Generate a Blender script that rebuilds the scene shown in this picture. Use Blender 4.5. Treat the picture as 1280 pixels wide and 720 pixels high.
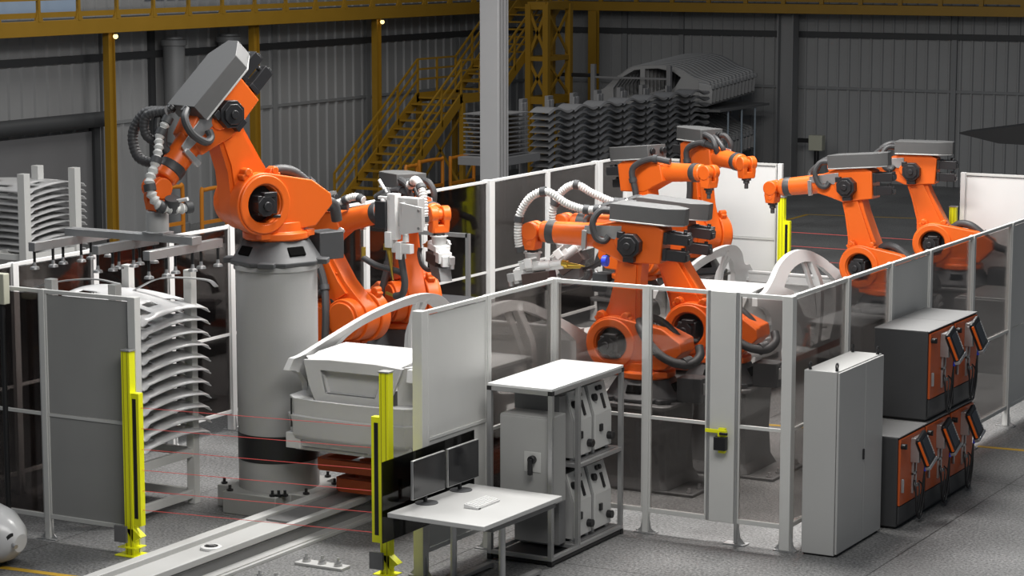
import bpy, bmesh, math, random
from mathutils import Vector, Matrix
random.seed(7)
for o in list(bpy.data.objects):
    bpy.data.objects.remove(o)
SC = bpy.context.scene
PI = math.pi
R = math.radians
# ------------------------------------------------------------------ camera
F, YAW, PITCH, CAMH = 3000.0, -0.5064, 0.1432, 6.6
fwd = Vector((math.sin(YAW)*math.cos(PITCH), math.cos(YAW)*math.cos(PITCH), -math.sin(PITCH)))
right = Vector((math.cos(YAW), -math.sin(YAW), 0))
up = right.cross(fwd)
cd = bpy.data.cameras.new('camera')
cam = bpy.data.objects.new('camera', cd)
SC.collection.objects.link(cam)
SC.camera = cam
cd.sensor_width = 36.0
cd.lens = 36.0*F/1280.0
cd.clip_end = 300
cam.matrix_world = Matrix(((right.x, up.x, -fwd.x, 0), (right.y, up.y, -fwd.y, 0), (right.z, up.z, -fwd.z, CAMH), (0, 0, 0, 1)))
CP = Vector((0, 0, CAMH))
# ------------------------------------------------------------------ world, lights, exposure
W = bpy.data.worlds.new('world'); SC.world = W; W.use_nodes = True
W.node_tree.nodes['Background'].inputs[0].default_value = (0.75, 0.85, 1.0, 1)
W.node_tree.nodes['Background'].inputs[1].default_value = 0.10
SC.view_settings.view_transform = 'Standard'
SC.view_settings.look = 'None'
SC.view_settings.gamma = 1.0
SC.view_settings.exposure = 0.0
SC.view_settings.use_curve_mapping = False

def area(name, loc, sx, sy, power, tgt=None, col=(1, 1, 1)):
    l = bpy.data.lights.new(name, 'AREA'); l.shape = 'RECTANGLE'; l.size = sx; l.size_y = sy
    l.energy = power; l.color = col
    o = bpy.data.objects.new(name, l); SC.collection.objects.link(o); o.location = loc
    d = Vector(tgt if tgt else (loc[0], loc[1], 0)) - Vector(loc)
    o.rotation_euler = d.to_track_quat('-Z', 'Y').to_euler()
    return o
area('hall_light', (-13.5, 25.5, 10.5), 6, 2.2, 2000, col=(1, .98, .95))
area('hall_light', (-14.5, 35.0, 10.5), 6, 2.2, 1500, col=(1, .98, .95))
area('hall_light', (-7.0, 15.0, 10.5), 7, 4, 850, (-13.0, 24.0, 0.5), (1, .98, .95))
area('hall_light', (-27.0, 44.0, 10.5), 4, 12, 480, col=(1, .97, .92))
area('hall_light', (-30.0, 33.0, 10.5), 3, 6, 200, col=(1, .97, .92))
area('hall_light', (-21.0, 21.0, 10.5), 3, 3, 260, (-17, 24, 2), (.95, .98, 1.0))

# ------------------------------------------------------------------ placement helpers
def ray(px, py): return fwd + right*((px-640)/F) - up*((py-360)/F)
def gp(px, py, z=0.0):
    d = ray(px, py); t = (z-CAMH)/d.z; return CP + d*t
def onx(px, py, x):
    d = ray(px, py); return CP + d*(x/d.x)
def ony(px, py, y):
    d = ray(px, py); return CP + d*(y/d.y)

# ------------------------------------------------------------------ materials
MATS = {}
def mat(name, col, rough=.5, metal=0.0, noise=0.0, nscale=8.0, bump=0.0, bscale=40.0, emit=None, spec=.5, coat=0.0):
    if name in MATS: return MATS[name]
    m = bpy.data.materials.new(name); m.use_nodes = True
    n = m.node_tree.nodes; l = m.node_tree.links; b = n['Principled BSDF']
    b.inputs['Base Color'].default_value = (*col, 1)
    b.inputs['Roughness'].default_value = rough
    b.inputs['Metallic'].default_value = metal
    b.inputs['Specular IOR Level'].default_value = spec
    b.inputs['Coat Weight'].default_value = coat
    tc = n.new('ShaderNodeTexCoord')
    if noise > 0:
        t = n.new('ShaderNodeTexNoise'); t.inputs['Scale'].default_value = nscale; t.inputs['Detail'].default_value = 4
        l.new(tc.outputs['Object'], t.inputs['Vector'])
        r = n.new('ShaderNodeMapRange'); r.inputs['To Min'].default_value = 1-noise; r.inputs['To Max'].default_value = 1+noise
        l.new(t.outputs[0], r.inputs[0])
        mx = n.new('ShaderNodeVectorMath'); mx.operation = 'SCALE'; mx.inputs[0].default_value = col
        l.new(r.outputs[0], mx.inputs['Scale']); l.new(mx.outputs[0], b.inputs['Base Color'])
        rr = n.new('ShaderNodeMapRange'); rr.inputs['To Min'].default_value = max(.05, rough-.06); rr.inputs['To Max'].default_value = min(1, rough+.08)
        l.new(t.outputs[0], rr.inputs[0]); l.new(rr.outputs[0], b.inputs['Roughness'])
    if bump > 0:
        t2 = n.new('ShaderNodeTexNoise'); t2.inputs['Scale'].default_value = bscale
        l.new(tc.outputs['Object'], t2.inputs['Vector'])
        bp = n.new('ShaderNodeBump'); bp.inputs['Strength'].default_value = bump; bp.inputs['Distance'].default_value = .01
        l.new(t2.outputs[0], bp.inputs['Height']); l.new(bp.outputs[0], b.inputs['Normal'])
    if emit:
        b.inputs['Emission Color'].default_value = (*emit[0], 1); b.inputs['Emission Strength'].default_value = emit[1]
    MATS[name] = m
    return m

def tint(name, c, gl=.06):
    if name in MATS: return MATS[name]
    m = bpy.data.materials.new(name); m.use_nodes = True
    n = m.node_tree.nodes; l = m.node_tree.links; n.remove(n['Principled BSDF'])
    tr = n.new('ShaderNodeBsdfTransparent'); tr.inputs[0].default_value = (*c, 1)
    g = n.new('ShaderNodeBsdfGlossy'); g.inputs['Roughness'].default_value = .04; g.inputs[0].default_value = (.9, .9, .9, 1)
    fr = n.new('ShaderNodeFresnel'); fr.inputs[0].default_value = 1.45
    ml = n.new('ShaderNodeMath'); ml.operation = 'MULTIPLY'; ml.inputs[1].default_value = gl*12
    mx = n.new('ShaderNodeMixShader')
    l.new(fr.outputs[0], ml.inputs[0]); l.new(ml.outputs[0], mx.inputs[0]); l.new(tr.outputs[0], mx.inputs[1]); l.new(g.outputs[0], mx.inputs[2])
    l.new(mx.outputs[0], n['Material Output'].inputs[0])
    MATS[name] = m; return m

def floor_mat():
    m = bpy.data.materials.new('floor_concrete'); m.use_nodes = True
    n = m.node_tree.nodes; l = m.node_tree.links; b = n['Principled BSDF']
    tc = n.new('ShaderNodeTexCoord')
    a = n.new('ShaderNodeTexNoise'); a.inputs['Scale'].default_value = 32; a.inputs['Detail'].default_value = 6; a.inputs['Roughness'].default_value = .7
    c = n.new('ShaderNodeTexNoise'); c.inputs['Scale'].default_value = .7; c.inputs['Detail'].default_value = 5
    v = n.new('ShaderNodeTexVoronoi'); v.inputs['Scale'].default_value = 38
    for t in (a, c, v): l.new(tc.outputs['Object'], t.inputs['Vector'])
    r1 = n.new('ShaderNodeValToRGB'); r1.color_ramp.elements[0].position = .36; r1.color_ramp.elements[1].position = .66
    r1.color_ramp.elements[0].color = (.05, .051, .053, 1); r1.color_ramp.elements[1].color = (.33, .33, .325, 1)
    l.new(a.outputs[0], r1.inputs[0])
    r2 = n.new('ShaderNodeMapRange'); r2.inputs['From Min'].default_value = .3; r2.inputs['From Max'].default_value = .7
    r2.inputs['To Min'].default_value = .72; r2.inputs['To Max'].default_value = 1.2
    l.new(c.outputs[0], r2.inputs[0])
    r3 = n.new('ShaderNodeMapRange'); r3.inputs['From Min'].default_value = .0; r3.inputs['From Max'].default_value = .35
    r3.inputs['To Min'].default_value = .62; r3.inputs['To Max'].default_value = 1.0
    l.new(v.outputs['Distance'], r3.inputs[0])
    m1 = n.new('ShaderNodeMath'); m1.operation = 'MULTIPLY'; l.new(r2.outputs[0], m1.inputs[0]); l.new(r3.outputs[0], m1.inputs[1])
    # sawn slab joints, every 6 m one way and 4.43 m the other
    sp = n.new('ShaderNodeSeparateXYZ'); l.new(tc.outputs['Object'], sp.inputs[0])
    out = m1.outputs[0]
    for ax, per, off in (('X', 4.2, 17.06), ('Y', 6.0, 22.2)):
        ad = n.new('ShaderNodeMath'); ad.operation = 'ADD'; ad.inputs[1].default_value = (off + per*20) if ax == 'X' else (-off + per*20)
        l.new(sp.outputs[ax], ad.inputs[0])
        mo = n.new('ShaderNodeMath'); mo.operation = 'MODULO'; mo.inputs[1].default_value = per; l.new(ad.outputs[0], mo.inputs[0])
        gt = n.new('ShaderNodeMath'); gt.operation = 'GREATER_THAN'; gt.inputs[1].default_value = .014; l.new(mo.outputs[0], gt.inputs[0])
        mr = n.new('ShaderNodeMapRange'); mr.inputs['To Min'].default_value = .18; l.new(gt.outputs[0], mr.inputs[0])
        mm = n.new('ShaderNodeMath'); mm.operation = 'MULTIPLY'; l.new(out, mm.inputs[0]); l.new(mr.outputs[0], mm.inputs[1]); out = mm.outputs[0]
    vm = n.new('ShaderNodeVectorMath'); vm.operation = 'SCALE'; l.new(r1.outputs[0], vm.inputs[0]); l.new(out, vm.inputs['Scale'])
    l.new(vm.outputs[0], b.inputs['Base Color'])
    b.inputs['Roughness'].default_value = .42
    b.inputs['Specular IOR Level'].default_value = .35
    return m

ORANGE = mat('robot_orange_paint', (.80, .135, .012), .38, 0, .04, 3)
ORANGE_D = mat('control_cabinet_orange_paint', (.55, .10, .02), .42, 0, .05, 4)
DARK = mat('dark_grey_casting', (.055, .057, .06), .55, 0, .1, 10)
HOOD = mat('grey_hood_plastic', (.10, .10, .10), .5, 0, .04, 14)
BLACK = mat('black_plastic', (.012, .012, .013), .42)
MOTOR = mat('black_motor_paint', (.022, .022, .024), .38)
HOSE = mat('dark_hose_rubber', (.05, .05, .052), .5, 0, .08, 20)
WHITE_HOSE = mat('white_hose_plastic', (.62, .62, .60), .45)
WHITE = mat('white_paint', (.70, .70, .69), .42, 0, .03, 6)
SILVER = mat('brushed_aluminium', (.50, .50, .50), .36, .75, .06, 18)
LIGHTG = mat('light_grey_paint', (.50, .50, .49), .45, 0, .04, 3)
PANELG = mat('fence_panel_grey', (.60, .60, .58), .5, 0, .06, 2.2)
PANELW = mat('fence_panel_white', (.74, .74, .73), .5, 0, .04, 2.2)
POSTM = mat('fence_post_paint', (.60, .60, .58), .45, 0, .03, 5)
COLG = mat('column_grey_paint', (.36, .36, .355), .5, 0, .06, 1.6, .1, 60)
STEELG = mat('grey_steel_paint', (.16, .16, .16), .5, 0, .08, 4)
BODY = mat('bare_body_steel', (.54, .54, .535), .42, 0.0, .05, 3)
BRASS = mat('brass', (.65, .45, .08), .3, .9)
YELLOW = mat('safety_yellow_paint', (.92, .93, .01), .42)
GANTRY = mat('gantry_yellow_paint', (.30, .165, .010), .5, 0, .1, 2)
BARRIER = mat('barrier_orange_paint', (.55, .19, .01), .5)
LINE = mat('floor_line_yellow', (.50, .30, .02), .6, 0, .15, 9)
WALLM = mat('corrugated_wall_steel', (.30, .303, .306), .55, 0, .16, .35)
WALLD = mat('dark_wall_rail', (.045, .047, .05), .6, 0, .1, 3)
WALLL = mat('pale_wall_rail', (.23, .235, .24), .55)
LIFT = mat('red_orange_lift_paint', (.42, .07, .012), .5, 0, .1, 4)
PRESSED = mat('pressed_steel_sheet', (.55, .55, .55), .36, .15, .08, 4)
PRESSED_D = mat('grey_pressed_steel', (.24, .24, .245), .4, .2, .08, 3)
GLASS = tint('tinted_polycarbonate', (.72, .70, .69))
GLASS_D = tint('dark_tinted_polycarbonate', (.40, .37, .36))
SCREENG = tint('black_tinted_screen', (.20, .20, .20))
BEAM = mat('red_beam_glow', (.3, .01, .01), .5, emit=((1, .16, .14), .28))
GLOW = mat('lamp_glow', (1, .8, .4), .5, emit=((1, .72, .3), 2.2))
BEIGE = mat('beige_box_paint', (.50, .50, .40), .5)
BLUE = mat('blue_plastic', (.02, .06, .75), .4)
SKYW = mat('window_daylight', (.2, .25, .3), .3, emit=((.35, .45, .62), .22))
DISPLAY = mat('display_glass', (.02, .02, .022), .12, spec=.8)

# ------------------------------------------------------------------ mesh builder
def catmull(pts, n=6):
    P = [Vector(p) for p in pts]
    if len(P) < 3: return P
    P = [2*P[0]-P[1]] + P + [2*P[-1]-P[-2]]
    out = []
    for i in range(1, len(P)-2):
        for k in range(n):
            t = k/n
            a, b, c, d = P[i-1], P[i], P[i+1], P[i+2]
            out.append(.5*((2*b)+(c-a)*t+(2*a-5*b+4*c-d)*t*t+(3*b-a-3*c+d)*t**3))
    out.append(P[-2]); return out

def resample(P, step):
    L = [0]
    for a, b in zip(P, P[1:]): L.append(L[-1]+(b-a).length)
    n = max(2, int(L[-1]/step)); out = []; j = 0
    for i in range(n+1):
        s = L[-1]*i/n
        while j < len(L)-2 and L[j+1] < s: j += 1
        t = (s-L[j])/max(1e-9, L[j+1]-L[j]); out.append(P[j].lerp(P[j+1], min(1, t)))
    return out

class MB:
    def __init__(s): s.bm = bmesh.new(); s.mi = 0
    def _tag(s, faces, mi):
        for f in faces: f.material_index = s.mi if mi is None else mi
    def box(s, c, size, rot=None, mi=None):
        hx, hy, hz = [v/2 for v in size]; c = Vector(c)
        vs = []
        for x in (-hx, hx):
            for y in (-hy, hy):
                for z in (-hz, hz):
                    v = Vector((x, y, z))
                    if rot: v = rot @ v
                    vs.append(s.bm.verts.new(c+v))
        F_ = [(0, 1, 3, 2), (4, 6, 7, 5), (0, 4, 5, 1), (2, 3, 7, 6), (0, 2, 6, 4), (1, 5, 7, 3)]
        s._tag([s.bm.faces.new([vs[i] for i in f]) for f in F_], mi); return s
    def bb(s, x0, x1, y0, y1, z0, z1, mi=None):
        return s.box(((x0+x1)/2, (y0+y1)/2, (z0+z1)/2), (abs(x1-x0), abs(y1-y0), abs(z1-z0)), None, mi)
    def bar(s, p0, p1, w, h, mi=None, upv=(0, 0, 1)):
        p0 = Vector(p0); p1 = Vector(p1); d = p1-p0; L = d.length
        if L < 1e-6: return s
        x = d.normalized(); u = Vector(upv)
        if abs(x.dot(u)) > .98: u = Vector((1, 0, 0)) if abs(x.x) < .9 else Vector((0, 1, 0))
        y = u.cross(x).normalized(); z = x.cross(y)
        rot = Matrix((x, y, z)).transposed()
        return s.box((p0+p1)/2, (L, w, h), rot, mi)
    def rings(s, rings, mi=None, caps=True, closed=True):
        R_ = [[s.bm.verts.new(p) for p in r] for r in rings]; fs = []
        n = len(R_[0])
        for a, b in zip(R_, R_[1:]):
            for i in range(n if closed else n-1):
                j = (i+1) % n
                fs.append(s.bm.faces.new((a[i], a[j], b[j], b[i])))
        if caps and closed:
            fs.append(s.bm.faces.new(R_[0][::-1])); fs.append(s.bm.faces.new(R_[-1]))
        s._tag(fs, mi); return s
    def cyl(s, p0, p1, r0, r1=None, seg=20, mi=None, phase=0):
        return s.lathe(p0, p1, [(0, r0), (1, r0 if r1 is None else r1)], seg, mi, phase)
    def lathe(s, p0, p1, prof, seg=20, mi=None, phase=0):
        p0 = Vector(p0); p1 = Vector(p1); d = p1-p0; x = d.normalized()
        u = Vector((0, 0, 1)) if abs(x.z) < .9 else Vector((1, 0, 0))
        a = x.cross(u).normalized(); b = x.cross(a)
        rr = []
        for t, r in prof:
            c = p0+d*t; r = max(r, 1e-4)
            rr.append([c+a*(r*math.cos(phase+2*PI*k/seg))+b*(r*math.sin(phase+2*PI*k/seg)) for k in range(seg)])
        return s.rings(rr, mi)
    def sphere(s, c, r, seg=16, mi=None, sz=1.0):
        c = Vector(c); rr = []
        n = seg//2
        for i in range(n+1):
            t = PI*i/n; q = max(1e-3, math.sin(t))*r
            rr.append([c+Vector((q*math.cos(2*PI*k/seg), q*math.sin(2*PI*k/seg), -r*sz*math.cos(t))) for k in range(seg)])
        return s.rings(rr, mi)
    def tube(s, pts, r, seg=10, mi=None, n=6, rib=0.0, pitch=.04, smooth=True):
        P = catmull(pts, n) if smooth else [Vector(p) for p in pts]
        if rib > 0: P = resample(catmull(pts, 12), pitch/4)
        T = []
        for i in range(len(P)):
            a = P[max(0, i-1)]; b = P[min(len(P)-1, i+1)]; T.append((b-a).normalized())
        u = Vector((0, 0, 1)) if abs(T[0].z) < .9 else Vector((1, 0, 0))
        N = (u - T[0]*u.dot(T[0])).normalized(); rr = []
        for i, (p, t) in enumerate(zip(P, T)):
            N = (N - t*N.dot(t)).normalized(); B = t.cross(N)
            q = r*(1+rib*math.sin(i*PI/2)) if rib > 0 else (r(i/(len(P)-1)) if callable(r) else r)
            rr.append([p+N*(q*math.cos(2*PI*k/seg))+B*(q*math.sin(2*PI*k/seg)) for k in range(seg)])
        return s.rings(rr, mi)
    def sweep(s, pts, w, h, mi=None, upv=(0, 0, 1), n=6):
        """rectangular section swept along a smooth path; w across, h along up"""
        P = catmull(pts, n); rr = []
        for i, p in enumerate(P):
            a = P[max(0, i-1)]; b = P[min(len(P)-1, i+1)]; t = (b-a).normalized()
            side = t.cross(Vector(upv)).normalized(); u = side.cross(t).normalized()
            ww = w(i/(len(P)-1)) if callable(w) else w; hh = h(i/(len(P)-1)) if callable(h) else h
            rr.append([p+side*ww/2+u*hh/2, p-side*ww/2+u*hh/2, p-side*ww/2-u*hh/2, p+side*ww/2-u*hh/2])
        return s.rings(rr, mi)
    def prism(s, outline, w0, w1, axis='y', holes=(), mi=None, M=None):
        """2D outline (with holes) extruded between w0 and w1 along axis"""
        def mp(u, v, w):
            q = Vector((u, w, v)) if axis == 'y' else Vector((w, u, v)) if axis == 'x' else Vector((u, v, w))
            return M @ q if M else q
        if not holes:
            a = [s.bm.verts.new(mp(u, v, w0)) for u, v in outline]
            b = [s.bm.verts.new(mp(u, v, w1)) for u, v in outline]
            fs = [s.bm.faces.new(a[::-1]), s.bm.faces.new(b)]
            n = len(a)
            for i in range(n):
                j = (i+1) % n; fs.append(s.bm.faces.new((a[i], a[j], b[j], b[i])))
            s._tag(fs, mi); return s
        t = bmesh.new(); es = []
        for loop in [outline]+list(holes):
            vs = [t.verts.new((u, v, 0)) for u, v in loop]
            for i in range(len(vs)): es.append(t.edges.new((vs[i], vs[(i+1) % len(vs)])))
        bmesh.ops.triangle_fill(t, edges=es, use_beauty=True)
        t.verts.index_update(); t.verts.ensure_lookup_table()
        V = [(v.co.x, v.co.y) for v in t.verts]; T = [[v.index for v in f.verts] for f in t.faces]
        a = [s.bm.verts.new(mp(u, v, w0)) for u, v in V]; b = [s.bm.verts.new(mp(u, v, w1)) for u, v in V]
        fs = []
        for f in T: fs += [s.bm.faces.new([a[i] for i in f][::-1]), s.bm.faces.new([b[i] for i in f])]
        k = 0
        for loop in [outline]+list(holes):
            n = len(loop)
            for i in range(n):
                j = (i+1) % n
                fs.append(s.bm.faces.new((a[k+i], a[k+j], b[k+j], b[k+i])))
            k += n
        t.free(); s._tag(fs, mi); return s
    def xform(s, M):
        for v in s.bm.verts: v.co = M @ v.co
        return s
    def build(s, name, mats, parent=None, bevel=0.0, smooth=35, seg=2):
        bm = s.bm
        bmesh.ops.recalc_face_normals(bm, faces=bm.faces[:])
        me = bpy.data.meshes.new(name); bm.to_mesh(me); bm.free()
        for m in (mats if isinstance(mats, (list, tuple)) else [mats]): me.materials.append(m)
        for p in me.polygons: p.use_smooth = True
        me.set_sharp_from_angle(angle=R(smooth))
        o = bpy.data.objects.new(name, me); SC.collection.objects.link(o)
        if parent: o.parent = parent
        if bevel > 0:
            b = o.modifiers.new('bevel', 'BEVEL'); b.width = bevel; b.segments = seg; b.limit_method = 'ANGLE'; b.angle_limit = R(40)
            b.harden_normals = False
        return o

def circ(cx, cz, r, a0=0, a1=360, n=24):
    full = abs(a1-a0) >= 360
    return [(cx+r*math.cos(R(a0+(a1-a0)*i/(n if full else n-1))), cz+r*math.sin(R(a0+(a1-a0)*i/(n if full else n-1)))) for i in range(n)]
def hull(pts):
    pts = sorted(set((round(a, 5), round(b, 5)) for a, b in pts))
    def half(p):
        h = []
        for q in p:
            while len(h) >= 2 and (h[-1][0]-h[-2][0])*(q[1]-h[-2][1])-(h[-1][1]-h[-2][1])*(q[0]-h[-2][0]) <= 0: h.pop()
            h.append(q)
        return h
    a = half(pts); b = half(pts[::-1]); return a[:-1]+b[:-1]

def tag(o, label=None, cat=None, group=None, kind=None):
    if label: o['label'] = label
    if cat: o['category'] = cat
    if group: o['group'] = group
    o['kind'] = kind or ('thing' if label else None) or 'thing'
    return o
def empty(name, loc=(0, 0, 0), rz=0.0):
    o = bpy.data.objects.new(name, None); SC.collection.objects.link(o)
    o.location = loc; o.rotation_euler = (0, 0, rz); o.empty_display_size = .2; return o
def copy_tree(o, parent=None):
    c = o.copy(); SC.collection.objects.link(c); c.parent = parent
    for ch in [x for x in SC.collection.objects if x.parent == o]: copy_tree(ch, c)
    return c
def struct(name, mb, m, **k): return tag(mb.build(name, m, **k), kind='structure')
# ================================================================== THE SETTING
XL, YB = -34.0, 62.7
m = MB(); m.bb(-60, 15, -8, 75, -.2, 0)
fl = struct('floor', m, floor_mat())
def corrugated(name, along, c, a0, a1, z0, z1, pitch, sgn):
    m = MB(); prof = []; a = a0
    while a < a1:
        for da, dd in ((0, 0), (.72, 0), (.79, .045), (.93, .045), (1.0, 0)): prof.append((a+da*pitch, dd))
        a += pitch
    pts0 = [((c+sgn*d, p, z0) if along == 'y' else (p, c+sgn*d, z0)) for p, d in prof]
    pts1 = [(x, y, z1) for x, y, z in pts0]
    m.rings([pts0, pts1], caps=False, closed=False)
    return struct(name, m, WALLM, smooth=10)
corrugated('wall_left', 'y', XL, 10, YB, 0, 9, .42, 1)
corrugated('wall_back', 'x', YB, XL, -8, 0, 9, .32, -1)
# wall rails and cover strips
k = 1
for (z0, z1, mm, dp) in ((3.98, 4.14, WALLD, .10), (2.55, 2.62, WALLL, .07)):
    struct('trim_%d' % k, MB().bb(XL, XL+dp, 30, YB, z0, z1), mm); k += 1
    struct('trim_%d' % k, MB().bb(XL, -8, YB-dp, YB, z0, z1), mm); k += 1
for y in (42.45, 44.2, 49.1, 53.4, 58.0):
    struct('trim_%d' % k, MB().bb(XL, XL+.09, y-.09, y+.09, 0, 4.7), WALLL if y != 44.2 else WALLD); k += 1
for x in (-31.0, -29.2, -21.09, -16.0):
    struct('trim_%d' % k, MB().bb(x-.07, x+.07, YB-.09, YB, 0, 4.7), WALLL); k += 1
# clerestory window band over the walkway, left
struct('window_1', MB().bb(XL+.02, XL+.06, 36.5, 41.6, 5.05, 6.6), SKYW)
struct('window_2', MB().bb(XL+.02, XL+.06, 44.0, 49.0, 5.3, 6.6), SKYW)
# roller door at the left
d = struct('door_1', MB().bb(XL+.05, XL+.12, 36.0, 41.9, 0, 2.45), mat('roller_door_paint', (.17, .17, .175), .5, 0, .08, 1))
MB().cyl((XL+.30, 36.0, 2.72), (XL+.30, 42.2, 2.72), .17, seg=20).build('door_roll', WALLD, d)
MB().bb(XL+.05, XL+.20, 41.9, 42.1, 0, 2.6).build('door_frame', WALLD, d)
# painted floor lines
for a, b, w in ((gp(0, 709), gp(98, 722), .10), (gp(1222, 558), gp(1290, 564), .10), (gp(940, 529.5), gp(1010, 535), .09), (gp(-20, 530), gp(60, 514), .08),
                (gp(262, 458), gp(300, 450), .08), (gp(980, 276), gp(1010, 268), .10), (gp(1010, 268), gp(1200, 275), .07), (gp(-20, 460), gp(60, 445), .08), (gp(262, 460), gp(300, 464), .08)):
    m = MB(); m.bar(a+Vector((0, 0, .0015)), b+Vector((0, 0, .0015)), w, .003)
    struct('trim_%d' % k, m, LINE); k += 1

# ---------------- gantry walkways along both walls
def railing(m, p0, p1, zt, zm, zk0, zk1, n, w=.05):
    p0 = Vector(p0); p1 = Vector(p1)
    for z in (zt, zm): m.bar((p0.x, p0.y, z), (p1.x, p1.y, z), w, w)
    m.bar((p0.x, p0.y, (zk0+zk1)/2), (p1.x, p1.y, (zk0+zk1)/2), .02, zk1-zk0)
XE, YE, ZW = -32.82, 61.5, 4.66
t = empty('gantry_walkway', (XE, 44, 4.66))
tag(t, 'yellow steel walkway with railing high on the left wall', 'walkway')
def local(t, mb): return mb.xform(Matrix.Translation(-Vector(t.location)))
local(t, MB().bb(XE-.04, XE+.04, 30, YE, ZW, ZW+.32)).build('girder', GANTRY, t, .008)
local(t, MB().bb(XL+.12, XE, 30, YE, ZW+.24, ZW+.30)).build('deck', mat('walkway_grating', (.05, .05, .05), .6), t)
m = MB(); railing(m, (XE, 30, 0), (XE, YE, 0), 5.86, 5.42, 5.04, 5.15, 0); local(t, m).build('railing', GANTRY, t)
y = 31.2
while y < YE:
    m = MB(); m.bb(XE-.02, XE+.05, y-.035, y+.035, ZW+.3, 5.86)
    m.prism([(y-.12, ZW+.32), (y+.12, ZW+.32), (y+.035, ZW+.55), (y-.035, ZW+.55)], XE-.01, XE+.04, 'x')
    local(t, m).build('railing_post', GANTRY, t); y += 1.29
t = empty('gantry_walkway', (-20, YE, 4.66)); tag(t, 'yellow steel walkway high on the back wall at right', 'walkway')
local(t, MB().bb(XE, -8, YE-.04, YE+.04, ZW, ZW+.26)).build('girder', GANTRY, t, .008)
local(t, MB().bb(XE, -8, YE, YB-.12, ZW+.2, ZW+.25)).build('deck', MATS['walkway_grating'], t)
m = MB(); railing(m, (XE, YE, 0), (-8, YE, 0), 5.86, 5.42, 4.98, 5.15, 0); local(t, m).build('railing', GANTRY, t)
x = XE+.5
while x < -8:
    local(t, MB().bb(x-.06, x+.06, YE-.05, YE+.02, ZW+.26, 5.86)).build('railing_post', GANTRY, t); x += 1.12
# yellow columns under the walkway
for i, (px, py, lab) in enumerate(((139.5, 200, 'yellow steel column under the walkway, left of the big robot'),
                                   (319, 150, 'yellow steel column just right of the big robot top'),
                                   (471, 100, 'yellow steel column behind the stair railing'))):
    p = onx(px, py, XE-.25)
    m = MB(); m.bb(-.08, .08, -.11, -.09, 0, ZW); m.bb(-.08, .08, .09, .11, 0, ZW); m.bb(-.015, .015, -.09, .09, 0, ZW); m.bb(-.18, .18, -.22, .22, 0, .02)
    o = m.build('steel_column', GANTRY); o.location = (p.x, p.y, 0); tag(o, lab, 'column', 'yellow columns under the gantry')
    if i != 1:
        b = MB().sphere((0, 0, 0), .055); b.cyl((0, 0, .04), (0, 0, .09), .03, mi=1); o2 = b.build('bulkhead_lamp', [GLOW, DARK]); o2.location = (XE-.10, p.y+.05, ZW-.09)
        tag(o2, 'small glowing lamp above the yellow column ' + ('at far left' if i == 0 else 'behind the stairs'), 'lamp')
p = ony(739, 60, 61.2)
m = MB(); m.bb(-.13, .13, -.1, -.08, 0, ZW); m.bb(-.13, .13, .08, .1, 0, ZW); m.bb(-.02, .02, -.08, .08, 0, ZW); m.bb(-.2, .2, -.16, .16, 0, .02)
o = m.build('steel_column', GANTRY); o.location = (p.x, 61.35, 0); tag(o, 'dark yellow steel column right of the stair tower', 'column', 'yellow columns under the gantry')
# ventilation ducts on the left wall
for px, lab in ((218, 'round grey vertical duct, left of the robot hood'), (287, 'round grey vertical duct behind the robot hood')):
    p = onx(px, 100, XL+.5)
    m = MB(); m.lathe((0, 0, 0), (0, 0, 4.45), [(0, .30), (.04, .30), (.045, .25), (.955, .25), (.958, .30), (.985, .30), (.99, .22), (1, .22)], 28)
    o = m.build('ventilation_duct', mat('duct_grey', (.21, .215, .22), .5, .2)); o.location = (p.x, p.y, 0); tag(o, lab, 'duct')
# building column at right, on the back wall
m = MB(); m.bb(-.22, .22, -.02, .02, 0, 4.64); m.bb(-.24, -.20, -.2, .2, 0, 4.64); m.bb(.20, .24, -.2, .2, 0, 4.64); m.bb(-.3, .3, -.26, .26, 0, .03)
o = m.build('building_column', mat('building_column_grey', (.24, .242, .245), .55, 0, .05, 2)); o.location = (-25.75, 62.2, 0); tag(o, 'grey steel building column at the back wall, right of the car sides', 'column')
# the big column in front of the stairs
p = gp(621, 375)
m = MB(); m.bb(-.20, .20, -.20, .20, 0, 9.5); m.bb(-.4, .4, -.35, .35, 0, .04)
o = m.build('hall_column', mat('hall_column_grey', (.36, .36, .365), .5, 0, .06, 1.2), bevel=.01)
o.location = (-22.35, 39.6, 0); tag(o, 'tall pale grey hall column in front of the yellow stairs', 'column')
for yy in (-.13, -.02, .1):
    MB().cyl((.215, yy, .3), (.215, yy, 9.4), .018, seg=8).build('cable_conduit', STEELG, o)

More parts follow.
